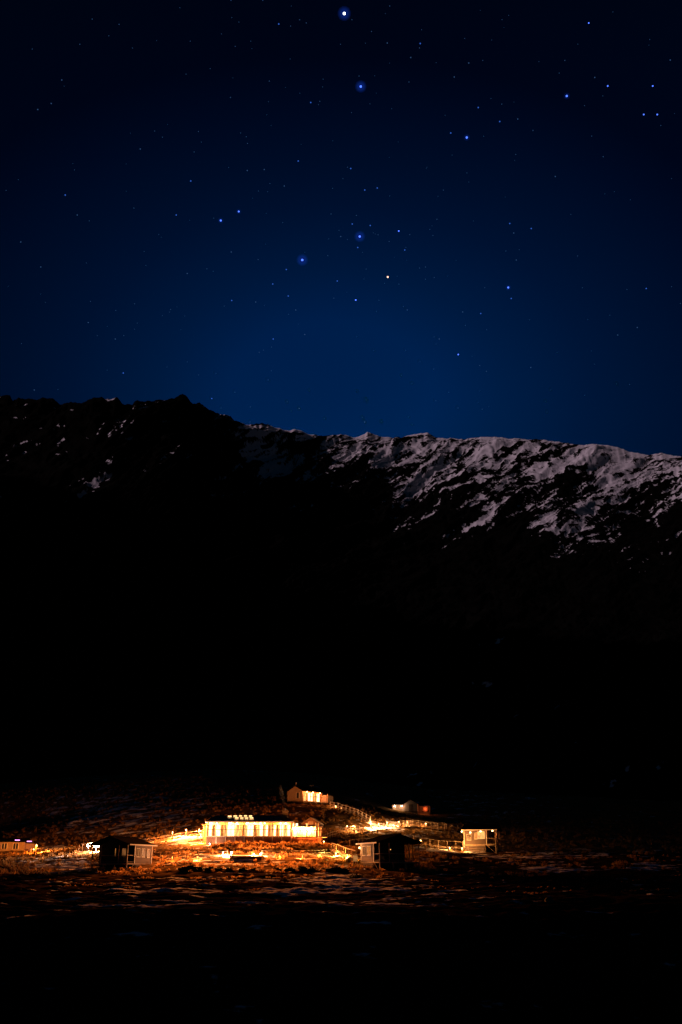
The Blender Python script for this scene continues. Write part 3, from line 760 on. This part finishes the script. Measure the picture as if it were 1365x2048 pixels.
an.build('antenna', M['metal'], uc)

# ------------------------------------------------------------------ far small cabin
fc = empty('far_cabin', at(822, 1622, 288), math.radians(-12), 'tiny gabled cabin with white lit verandah wall, far up the hill', 'cabin')
KEEP.append((fc.location.x, fc.location.y + 2, 5))
MB().box(-1.9, 1.9, .05, 5, -2.0, 0).build('base', M['darkwood'], fc)
gable_body('wall', 3.8, 5.0, 1.9, 3.0, M['cream'], fc)
gable_roof(3.8, 5.0, 1.9, 3.0, M['roof'], fc, ov=.2)
dr = MB().box(-.5, .35, -.05, -.005, 0, 1.75).build('door', M['darkwood'], fc)
MB().box(-5.2, -1.95, .6, .7, -.1, 1.75).build('wing_wall', M['cream'], fc)
MB().box(-5.2, -1.95, .72, 3.6, -1.6, 1.7).build('wing', M['grey'], fc)
MB().slab([(-5.4, .2, 1.8), (-1.95, .2, 1.8), (-1.95, 3.8, 2.3), (-5.4, 3.8, 2.3)], .08).build('wing_roof', M['roof'], fc)
for xx in (-5.1, -3.9, -2.7): MB().box(xx - .05, xx + .05, .25, .35, -1.2, 1.72).build('post', M['darkwood'], fc)
for xx in (-4.6, -2.6):
    MB().tube((xx, .45, 1.5), (xx, .45, 1.35), .06, .08, 8).build('lamp', M['bulb_white'], fc)
    light(fc, (xx, -.5, 1.2), 8, (1, .6, .38), .08)
MB().box(3.2, 4.6, 1.2, 1.3, -.1, 1.1).build('side_screen', M['redwood'], fc)
MB().box(1.95, 5.2, 1.35, 2.5, -1.4, 1.4).build('side_store', M['darkwood'], fc)
light(fc, (3.9, .7, .6), 5, (1, .25, .08), .08)

# ------------------------------------------------------------------ low cabin at the left
zc_ = at(25, 1706, 186)
lc = empty('low_cabin', at(12, 1705, 186), math.radians(6), 'low cream cabin with dark windows and glowing violet roof glints', 'cabin')
KEEP.append((lc.location.x - 2, lc.location.y + 2, 6.5))
Wc = 5.4
MB().box(-7, 3.1, .1, 4.9, -1.5, .1).build('base', M['darkwood'], lc)
MB().box(-7, 3.1, 0, 5, .1, 1.75).build('wall', M['cream'], lc)
MB().slab([(-7.3, -.4, 1.86), (3.4, -.4, 1.86), (3.4, 2.5, 2.5), (-7.3, 2.5, 2.5)], .1).build('roof', M['roof'], lc)
MB().slab([(-7.3, 2.51, 2.5), (3.4, 2.51, 2.5), (3.4, 5.4, 1.86), (-7.3, 5.4, 1.86)], .1).build('roof', M['roof'], lc)
for xx in (-5.6, -3.0, -.35, 1.6):
    wn = MB().box(xx - .42, xx + .42, -.05, -.005, .62, 1.5).build('window', M['glassdark'], lc)
    MB().box(xx + .425, xx + .5, -.08, -.003, .55, 1.57).build('frame', M['trim'], wn); MB().box(xx - .5, xx - .425, -.08, -.003, .55, 1.57).build('frame', M['trim'], wn)
    MB().box(xx - .03, xx + .03, -.07, -.052, .62, 1.5).build('glazing_bar', M['trim'], wn)
MB().box(3.15, 4.7, .8, 4.4, -1.2, 1.55).build('entry_porch', M['cream'], lc)
MB().slab([(3.1, .4, 1.72), (4.95, .4, 1.62), (4.95, 4.7, 1.62), (3.1, 4.7, 1.72)], .09).build('porch_roof', M['roof'], lc)
for xx, zz in ((1.75, 2.02), (3.85, 1.82)):  # glowing boxes stand in for violet reflections on the roof
    MB().box(xx - .38, xx + .38, -.1, .35, zz, zz + .14).build('roof_glint', M['violet'], lc)
light(lc, (-1.5, -4.2, 1.4), .7, (1, .55, .22), .15)

# ------------------------------------------------------------------ gable store behind the wing
p = on(622, 1652, 181)
st = empty('store_shed', p, math.radians(-10), 'dim gabled store shed behind the lodge wing', 'shed')
KEEP.append((p.x, p.y + 1.5, 3))
gable_body('wall', 3.2, 3.0, .8, 1.75, M['darkwood'], st)
gable_roof(3.2, 3.0, .8, 1.75, M['grey'], st, ov=.12, t=.07)
MB().box(-.45, .45, -.04, -.004, 0, 1.2).build('door', M['grey'], st)

# ------------------------------------------------------------------ low plant box below the lodge
p = on(492, 1722, 143)
lb = empty('deck_box', (p.x, p.y, at(492, 1724, 143).z), 0, 'low dark slatted deck box below the lodge, snow along its lid', 'deck')
bw2 = (at(522, 1715, 143).x - at(458, 1715, 143).x)
hb = at(490, 1713, 143).z - at(490, 1724, 143).z
MB().box(-bw2 / 2, bw2 / 2, .1, 3.0, -1.0, hb - .02).build('frame', M['darkwood'], lb)
npn = 9
for i in range(npn):
    x = -bw2 / 2 + bw2 * i / npn
    MB().box(.02, bw2 / npn - .02, 0, .08, -.8, hb - .04).build('panel', M['grey'] if i < 2 else M['darkwood'], lb, (x, .0, 0))
MB().box(-bw2 / 2 - .1, bw2 / 2 + .1, -.1, 3.1, hb, hb + .08).build('lid', M['redwood'], lb)
KEEP.append((lb.location.x - 1.2, lb.location.y + 1, 2.0)); KEEP.append((lb.location.x + 1.2, lb.location.y + 1, 2.0))

# ------------------------------------------------------------------ floodlights and path lamps
def floodlight(px, py, Y, label, power, aim, color=(1, .55, .36), h=.9, w_=.5, n=1):
    p = on(px, py, Y)
    t = empty('floodlight', p, 0, label, 'floodlight')
    MB().tube((0, 0, -.3), (0, 0, h), .05).build('post', M['metal'], t)
    MB().box(-w_ / 2, w_ / 2, .0, .16, h, h + .26).build('housing', M['metal'], t)
    MB().box(-w_ / 2 + .03, w_ / 2 - .03, -.03, -.002, h + .04, h + .22).build('lens', M['bulb_white'], t)
    MB().bar((-w_ / 2, .08, h + .28), (w_ / 2, .08, h + .28), .08).build('hood', M['metal'], t)
    light(t, (0, -.15, h + .2), power, color, .15)
    return t
for fx, fy, fY in ((192, 1706, 163), (176, 1705, 165), (192, 1710, 160), (185, 1715, 157)):
    q_ = at(fx, fy, fY); KEEP.append((q_.x, q_.y, 1.6))
floodlight(192, 1706, 163, 'white floodlight on a short post beside the dark cabin', 700, None, h=.7, w_=1.0)
floodlight(176, 1705, 165, 'narrow floodlight on a short post beside the path fence', 90, None, h=.7, w_=.45)
path_lamp(72, 1706, 178.5, 'orange path lamp on the fence line below the low cabin', 300, (1, .25, .03), h=1.3)
path_lamp(67, 1707, 180, 'small orange path lamp at the porch of the low cabin', 20, (1, .34, .04))
path_lamp(463, 1713, 145.5, 'dazzling white lamp at the corner of the deck box', 160, (1, .46, .22), h=.45, white=True, r=.10)
path_lamp(446, 1712, 147, 'small white lamp on the path behind the deck box', 70, (1, .42, .16), h=.3, white=True)
path_lamp(508, 1712, 147.2, 'pinkish lamp on the path behind the deck box', 70, (1, .42, .16), h=.3, white=True)
path_lamp(521, 1713, 146, 'white lamp at the far corner of the deck box', 70, (1, .42, .16), h=.35, white=True)
GL = 'small warm lamp beside the lit hill path'
for px_, py_, Y_, pw in ((695, 1668, 181, 40), (709, 1667, 182, 90), (742, 1663, 187, 130), (758, 1660, 190, 130), (775, 1658, 193, 120), (798, 1656, 196.5, 150), (815, 1655, 199, 130), (852, 1659, 201, 60)):
    path_lamp(px_, py_, Y_, GL, pw * .55, (1, .42, .14), h=.85, group='lamps along the hill path')
for px_, py_, Y_, pw in ((742, 1641, 194, 16), (672, 1613, 206, 45), (683, 1617, 204, 30)):
    path_lamp(px_, py_, Y_, 'low warm lamp beside the steps to the hill cabin', pw * .6, (1, .36, .10), h=.25, group='lamps by the cabin steps')
for px_, py_, Y_, pw in ((842, 1690, 178, 55), (900, 1702, 171, 130), (925, 1703, 171, 90)):
    path_lamp(px_, py_, Y_, 'low amber lamp along the lower cabin bridge', pw * .5, (1, .40, .10), h=.5, group='lamps along the lower bridge')
for px_, py_, Y_, pw in ((345, 1676, 171, 90), (372, 1674, 172, 150), (398, 1674, 171, 210), (401, 1690, 162, 120)):
    path_lamp(px_, py_, Y_, 'warm lamp beside the ramp at the lodge porch', pw * 1.7, (1, .30, .07), h=1.1, group='lamps by the lodge ramp')
for px_, py_, Y_, pw in ((672, 1712, 149, 55), (694, 1722, 144, 130)):
    path_lamp(px_, py_, Y_, 'yellow lamp below the bridge to the silhouetted cabin', pw * .6, (1, .48, .08), h=.3, group='lamps below the cabin bridge')
for px_, py_, Y_, pw in ((345, 1720, 143.5, 45), (395, 1721, 143, 60), (560, 1720, 143.5, 70), (605, 1719, 144, 70), (640, 1718, 145, 80)):  # low lamps added to brighten the grass and tussock faces
    path_lamp(px_, py_, Y_, 'low fill lamp added to light the grass below the terrace fence', pw * .45, (1, .22, .035), h=.35, group='added fill lamps below the terrace', r=.04, glass='bulb_soft')
path_lamp(420, 1691, 159.2, 'white lamp at the foot of the lodge skirt', 35, (1, .7, .5), h=.2, white=True)
path_lamp(648, 1683, 163, 'warm lamp at the end of the lodge wing deck', 40, WARM, h=.4)

# ------------------------------------------------------------------ fences, railings, paths
def polyline(pts, step):
    P_ = [at(*q) for q in pts]; out = [P_[0]]; 
    L = [0]
    for a, b in zip(P_[:-1], P_[1:]): L.append(L[-1] + (Vector((b.x - a.x, b.y - a.y))).length)
    n = max(1, round(L[-1] / step)); res = []
    for i in range(n + 1):
        s = L[-1] * i / n; j = 0
        while j < len(L) - 2 and L[j + 1] < s: j += 1
        f_ = (s - L[j]) / max(1e-6, L[j + 1] - L[j]); q = P_[j].lerp(P_[j + 1], f_); res.append(q)
    return res
def railing(pts, label, step=1.6, h=.95, m=None, m2=None, rails=(.95, .5), raise_=0.0, w_=.09, balusters=0, deck=False, group=None, rw=.07):
    m = m or M['palewood']; m2 = m2 or m
    P_ = polyline(pts, step)
    Z = gz(np.array([q.x for q in P_]), np.array([q.y for q in P_]))
    base = Vector((P_[0].x, P_[0].y, float(Z[0])))
    t = empty('railing', base, 0, label, 'railing', group)
    L = [Vector((q.x, q.y, float(z) + raise_)) - base for q, z in zip(P_, Z)]
    for q in L:
        MB().box(-w_ / 2, w_ / 2, -w_ / 2, w_ / 2, -.35 - raise_, h + .02).build('post', m, t, q)
    for a, b in zip(L[:-1], L[1:]):
        for r in rails:
            MB().bar(a + Vector((0, -.06, h * r)), b + Vector((0, -.06, h * r)), rw * .7, rw).build('rail', m2, t)
        for k in range(balusters):
            q = a.lerp(b, (k + .5) / balusters)
            MB().box(-.025, .025, -.04, 0, .05, h * .95).build('baluster', m, t, q)
        if deck:
            dd = (b - a); nrm_ = Vector((-dd.y, dd.x, 0)).normalized() * .6
            MB().slab([a + Vector((0, 0, .0)) - nrm_ * .1, b + Vector((0, 0, .0)) - nrm_ * .1, b + nrm_ * 2.0, a + nrm_ * 2.0], .08).build('deck_board', M['palewood'], t)
    return t
railing([(661, 1612, 205), (690, 1622, 201), (712, 1630, 198), (741, 1641, 194)], 'pale railing descending from the hill cabin', 1.35, .95, M['trim'], rails=(.95, .45), deck=True, raise_=.35)
railing([(640, 1681, 165), (665, 1677, 173), (694, 1671, 180), (720, 1668, 184)], 'timber railing climbing away from the lodge wing', 1.7, .9)
railing([(700, 1675, 178), (740, 1668, 184), (772, 1662, 189), (800, 1657, 194)], 'brightly lit timber railing along the hill path', 1.5, .95, M['palewood'], deck=True, raise_=.15)
railing([(800, 1656, 195), (822, 1658, 198), (845, 1661, 200), (890, 1662, 202)], 'closely balustered timber railing on the hill path', 1.4, 1.15, rails=(.97,), balusters=5, deck=True, raise_=.3)
railing([(893, 1663, 203), (920, 1664, 205), (950, 1664, 208), (985, 1663, 212)], 'row of bare posts beyond the balustered railing', 1.5, 1.1, rails=(.1,))
railing([(985, 1662, 213), (1030, 1662, 216), (1110, 1666, 221), (1190, 1669, 226)], 'faint dark railing on the far right track', 1.7, 1.0, M['darkwood'], rails=(.97, .1))
railing([(700, 1690, 164), (735, 1684, 170), (770, 1680, 174), (800, 1680, 175)], 'dim wooden fence on the slope behind the silhouetted cabin', 1.6, .8, rails=(.95,))
railing([(812, 1684, 176), (835, 1690, 175), (870, 1696, 174), (905, 1698, 174), (930, 1697, 174)], 'amber lit bridge railing leading to the lit cabin', 1.45, 1.0, M['palewood'], rails=(.97, .1), deck=True, raise_=.35)
railing([(664, 1708, 152), (680, 1713, 148), (695, 1718, 144), (712, 1722, 141.5)], 'yellow lit bridge railing leading to the silhouetted cabin', 1.25, 1.0, M['palewood'], rails=(.97, .15), deck=True, raise_=.6)
railing([(298, 1714, 148), (345, 1716, 146), (400, 1716, 145), (455, 1716, 145.5)], 'thin wire fence on the terrace beside the deck box', 2.0, .85, M['darkwood'], M['metal'], rails=(.97, .55), w_=.07, rw=.03)
railing([(524, 1715, 146), (570, 1714, 146), (620, 1713, 147), (662, 1710, 150)], 'thin wire fence on the terrace from deck box to bridge', 2.0, .85, M['darkwood'], M['metal'], rails=(.97, .55), w_=.07, rw=.03)
railing([(290, 1687, 166), (330, 1682, 168.5), (365, 1677, 171), (404, 1675, 171)], 'wire and post railing on the ramp to the lodge porch', 1.7, .95, M['darkwood'], M['palewood'], rails=(.97, .5), w_=.08, rw=.04)
railing([(62, 1708, 180), (90, 1705, 176), (130, 1704, 171), (158, 1704, 168)], 'post and rail fence on the low cabin path', 1.7, .85, M['darkwood'], rails=(.97,), w_=.09)
railing([(158, 1704, 167.5), (170, 1705, 166.5), (185, 1706, 165)], 'pale gate posts by the floodlight', 1.0, 1.2, M['palewood'], rails=(.97,), w_=.12)

def entry_box(px, py, Y, label, w_=.75, h=1.0):
    p = at(px, py, Y); t = empty('bridge_end_panel', p, 0, label, 'panel')
    MB().box(-w_ / 2, w_ / 2, -.05, .0, 0, h).build('sheet', M['trim'], t)
    MB().box(-w_ / 2 - .08, -w_ / 2, -.06, .06, -1.4, h + .04).build('post', M['palewood'], t)
    MB().box(w_ / 2, w_ / 2 + .08, -.06, .06, -1.4, h + .04).build('post', M['palewood'], t)
    MB().box(-w_ / 2, w_ / 2, -.06, .03, h, h + .05).build('cap', M['palewood'], t)
entry_box(711, 1723, 140, 'pale boarded panel ending the bridge at the silhouetted cabin', .5, .75)
entry_box(932, 1695, 173.5, 'pale boarded panel ending the bridge at the lit cabin', .8, .95)
entry_box(299, 1725, 140.5, 'pale upright panel at the corner of the dark cabin', .32, 1.35)

def path(name, pts, width, m, label, step=1.2):
    P_ = polyline(pts, step); V = []; Fc = []
    for i, q in enumerate(P_):
        a = P_[max(0, i - 1)]; b = P_[min(len(P_) - 1, i + 1)]; d_ = Vector((b.x - a.x, b.y - a.y)).normalized(); n_ = Vector((-d_.y, d_.x))
        for s in (-1, -.33, .33, 1):
            x = q.x + n_.x * s * width / 2; y = q.y + n_.y * s * width / 2
            V.append((x, y, float(gsm(np.array([x]), np.array([y]))[0]) + g_extra(x, y) + .16 - (.3 if abs(s) == 1 else 0)))
    for i in range(len(P_) - 1):
        for j in range(3): k = i * 4 + j; Fc.append((k, k + 1, k + 5, k + 4))
    o = np_mesh(name, np.array(V), np.array(Fc), m, None, True)
    return tag(o, label, None, None, 'structure')
def g_extra(x, y): return float(bumps(np.array([x]), np.array([y]))[0])
path('path', [(985, 1664, 212), (1110, 1668, 221), (1240, 1674, 228), (1365, 1677, 232), (1480, 1678, 236)], 1.6, M['gravel'], 'narrow track crossing the dark hillside')
path('path', [(290, 1717, 148), (400, 1718, 146.5), (480, 1718, 147), (600, 1715, 147.6), (664, 1711, 151)], 1.3, M['gravel'], 'terrace path in front of the lodge')

# ------------------------------------------------------------------ tussocks and shrubs
def big_tussock(px, py, Y, s, seed, m, name, label, cat, group, nb=90, wid=.035, hs=1.0):
    p = on(px, py, Y); r = np.random.default_rng(seed)
    V, T = tussock_arrays(np.zeros(1), np.zeros(1), np.zeros(1), np.full(1, s * .75), np.full(1, s * hs), nb, r, wid)
    o = np_mesh(name, V, T, m); o.location = p
    tag(o, label, cat, group)
    return o
base_t = [big_tussock(500, 1699, 155, .8, i, M['tussock'], 'tussock_clump', 'rounded golden tussock clump on the slope below the lodge', 'tussock', 'tussocks below the lodge', 190, .03) for i in range(3)]
spots = []
rr = random.Random(3)
for row, (y_, Yd) in enumerate(((1692, 158.3), (1695, 156.8), (1699, 155), (1703, 152.8))):
    x = 428 + row * 4
    while x < 655:
        if not (row == 0 and x > 590): spots.append((x + rr.uniform(-2, 2), y_ - (2 if x > 590 else 0), Yd + (2.5 if x > 590 else 0) + rr.uniform(-.4, .4), rr.uniform(.75, 1.25)))
        x += rr.uniform(9, 17)
for i, (x, y_, Yd, s) in enumerate(spots):
    p = on(x, y_, Yd, -.03)
    o = base_t[i] if i < 3 else base_t[i % 3].copy()
    if i >= 3: col.objects.link(o)
    o.location = p; o.rotation_euler = (0, 0, rr.uniform(0, 6.28)); o.scale = (s, s, s * rr.uniform(.8, 1.1))
base_s = [big_tussock(400, 1739, 131, 1.0, 20 + i, M['shrub'], 'shrub', 'dark rounded shrub on the bank between the cabins', 'shrub', 'dark shrubs on the bank', 260, .05, .85) for i in range(2)]
sh = [(368, 1740, 131, 1.1), (384, 1739, 131.5, 1.3), (398, 1741, 131, 1.2), (420, 1741, 130.5, 1.1), (438, 1741, 131, .9), (462, 1740, 131, 1.2), (486, 1743, 129.5, 1.0), (508, 1743, 130, 1.0), (553, 1743, 130, .9), (580, 1744, 129, 1.2), (604, 1744, 129, 1.3), (622, 1743, 129.5, 1.0), (651, 1744, 129, 1.2), (672, 1745, 128.5, 1.4), (690, 1744, 128.5, 1.0), (712, 1757, 118, 1.3)]
for i, (x, y_, Yd, s) in enumerate(sh):
    o = base_s[i] if i < 2 else base_s[i % 2].copy()
    if i >= 2: col.objects.link(o)
    o.location = on(x, y_, Yd, -.05); o.rotation_euler = (0, 0, rr.uniform(0, 6.28)); o.scale = (s * .95, s * .8, s * .62)

# loose grass cover
N = 16500
yy = 90 + 195 * rng.random(N) ** 1.15; xx = (rng.random(N) - .5) * 2 * (.40 * yy + 4)
zz = gz(xx, yy); sm = valley_snow(xx, yy, zz)
dens = fbm(xx / 7, yy / 6, 3, 91)
gpx, gpy = project(xx, yy, zz)
near = sstep(118, 138, yy) * (1 - .8 * sstep(840, 900, gpx) * sstep(1685, 1705, gpy))
keep = (sm < -.25) & (dens > -.20 + .44 * (1 - near))
for kx, ky, kr_ in KEEP: keep &= (xx - kx) ** 2 + (yy - ky) ** 2 > kr_ ** 2
xx, yy, zz = xx[keep], yy[keep], zz[keep]
sz = (.28 + .38 * rng.random(len(xx)) ** 1.5) * (.30 + .70 * sstep(105, 140, yy))
V, T = tussock_arrays(xx, yy, zz, sz * .8, sz, 16, rng, .05)
gr = np_mesh('tussock_grass', V, T, M['tussock'])
tag(gr, 'low golden tussock grass covering the hillside', 'grass', None, 'stuff')

# stones on the right-hand slope
def boulder(px, py, Y, s, label, seed):
    r = random.Random(seed); p = on(px, py, Y)
    import bmesh
    bm = bmesh.new(); bmesh.ops.create_icosphere(bm, subdivisions=2, radius=s)
    for v in bm.verts:
        k = 1 + .25 * math.sin(v.co.x * 3 / s + seed) * math.cos(v.co.y * 2.3 / s) + r.uniform(-.1, .1)
        v.co = Vector((v.co.x * k * 1.2, v.co.y * k, v.co.z * k * .75))
    me = bpy.data.meshes.new('boulder'); bm.to_mesh(me); bm.free(); me.materials.append(M['rock'])
    o = bpy.data.objects.new('boulder', me); col.objects.link(o); o.location = p + Vector((0, 0, s * .25))
    return tag(o, label, 'boulder', 'boulders on the slope')
for i, (x, y_, Yd, s) in enumerate(((700, 1714, 143, .5), (1098, 1802, 70, .3))):
    boulder(x, y_, Yd, s, ['dark boulder beside the yellow lit bridge', 'lone pale stone on the dark valley floor'][i], i)

# ------------------------------------------------------------------ stars
SD = 30000.0
def sdir(px, py):
    xc = (px - 682.5) / F; yc = (1024 - py) / F
    return Vector((xc, CT - yc * ST, ST + yc * CT)).normalized()
blue = emit('blue_star', (.07, .17, 1.0), 2.2, sample=False)
blue2 = emit('dim_blue_star', (.03, .11, .55), 1.0, sample=False)
blue3 = emit('faint_star', (.05, .12, .30), .55, sample=False)
white = emit('white_star', (.75, .85, 1.0), 6.0, sample=False)
orange = emit('orange_star', (1.0, .55, .38), 2.2, sample=False)
import bmesh
def star_mesh(m, sub=1):
    bm = bmesh.new(); bmesh.ops.create_icosphere(bm, subdivisions=sub, radius=1.0)
    me = bpy.data.meshes.new('star'); bm.to_mesh(me); bm.free(); me.materials.append(m); return me
SMH = {k: star_mesh(v) for k, v in (('b', blue), ('d', blue2), ('w', white), ('o', orange))}
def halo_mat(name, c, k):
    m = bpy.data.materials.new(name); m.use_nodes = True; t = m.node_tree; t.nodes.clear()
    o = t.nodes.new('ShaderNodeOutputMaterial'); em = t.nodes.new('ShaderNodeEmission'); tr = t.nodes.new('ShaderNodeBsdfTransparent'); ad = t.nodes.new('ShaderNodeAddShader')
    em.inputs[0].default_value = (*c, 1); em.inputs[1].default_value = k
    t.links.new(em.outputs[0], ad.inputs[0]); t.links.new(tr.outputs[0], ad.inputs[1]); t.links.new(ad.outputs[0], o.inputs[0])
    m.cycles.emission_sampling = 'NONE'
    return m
HM = star_mesh(halo_mat('star_halo', (.02, .10, 1.0), .012), 2)  # nested glowing shells paint lens glow around the bright stars
def star(px, py, r, k, label, group=None, halo=()):
    o = bpy.data.objects.new('star', SMH[k]); col.objects.link(o); o.location = sdir(px, py) * SD
    q = r * SD / F; o.scale = (q, q, q); tag(o, label, 'star', group)
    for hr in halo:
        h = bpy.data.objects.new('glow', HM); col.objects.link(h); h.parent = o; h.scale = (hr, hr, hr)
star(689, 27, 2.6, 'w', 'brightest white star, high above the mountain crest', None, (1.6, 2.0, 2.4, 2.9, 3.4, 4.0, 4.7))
star(776, 554, 2.0, 'o', 'orange star among the blue ones')
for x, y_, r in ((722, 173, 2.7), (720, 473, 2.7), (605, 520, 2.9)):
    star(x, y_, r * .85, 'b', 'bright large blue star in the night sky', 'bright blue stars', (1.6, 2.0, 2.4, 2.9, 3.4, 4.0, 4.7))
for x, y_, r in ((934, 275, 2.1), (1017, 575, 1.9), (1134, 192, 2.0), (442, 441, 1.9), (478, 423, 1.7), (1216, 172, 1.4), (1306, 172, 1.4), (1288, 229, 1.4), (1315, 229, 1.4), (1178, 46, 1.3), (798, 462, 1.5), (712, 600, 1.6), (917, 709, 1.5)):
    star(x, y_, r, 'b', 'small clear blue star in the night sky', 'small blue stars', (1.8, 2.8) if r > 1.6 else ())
for x, y_ in ((962, 627), (1023, 597), (547, 678), (424, 797), (247, 746), (353, 430), (131, 390), (382, 362), (558, 48), (675, 562), (573, 539), (464, 601), (546, 568), (577, 592), (741, 451), (705, 448), (716, 495), (810, 500), (702, 337), (730, 380), (755, 376), (1020, 447), (1063, 457), (841, 87), (957, 215), (1000, 243), (902, 266), (597, 322), (622, 205), (1293, 577)):
    star(x, y_, 1.35, 'd', 'faint blue star in the night sky', 'faint blue stars')
fs = [(1028,466),(1033,520),(822,115),(909,154),(1036,238),(495,341),(529,339),(569,372),(124,160),(76,219),(103,207),(281,298),(155,430),(463,504),(375,547),(82,534),(42,484),(177,645),(231,678),(69,780),(730,844),(599,817),(1190,155),(1341,120),(879,678),(926,624),(815,620),(1275,655),(1236,670),(1062,735),(938,126),(775,86),(610,669),(592,620),(512,604),(682,473),(1111,353)]
rs = random.Random(5)
for _ in range(330):
    fs.append((rs.gauss(690, 420), rs.uniform(-60, 860)))
tri = bmesh.new(); bmesh.ops.create_icosphere(tri, subdivisions=1, radius=1.0)
iv = np.array([v.co[:] for v in tri.verts]); it = np.array([[v.index for v in f_.verts] for f_ in tri.faces]); tri.free()
Vs, Ts = [], []
for i, (x, y_) in enumerate(fs):
    r = (1.15 if i < 37 else rs.uniform(.45, .85)) * SD / F; c = np.array(sdir(x, y_) * SD)
    Ts.append(it + len(iv) * i); Vs.append(iv * r + c)
sf = np_mesh('star_field', np.vstack(Vs), np.vstack(Ts), blue3)
tag(sf, 'scatter of the faintest stars over the whole sky', 'stars', None, 'stuff')
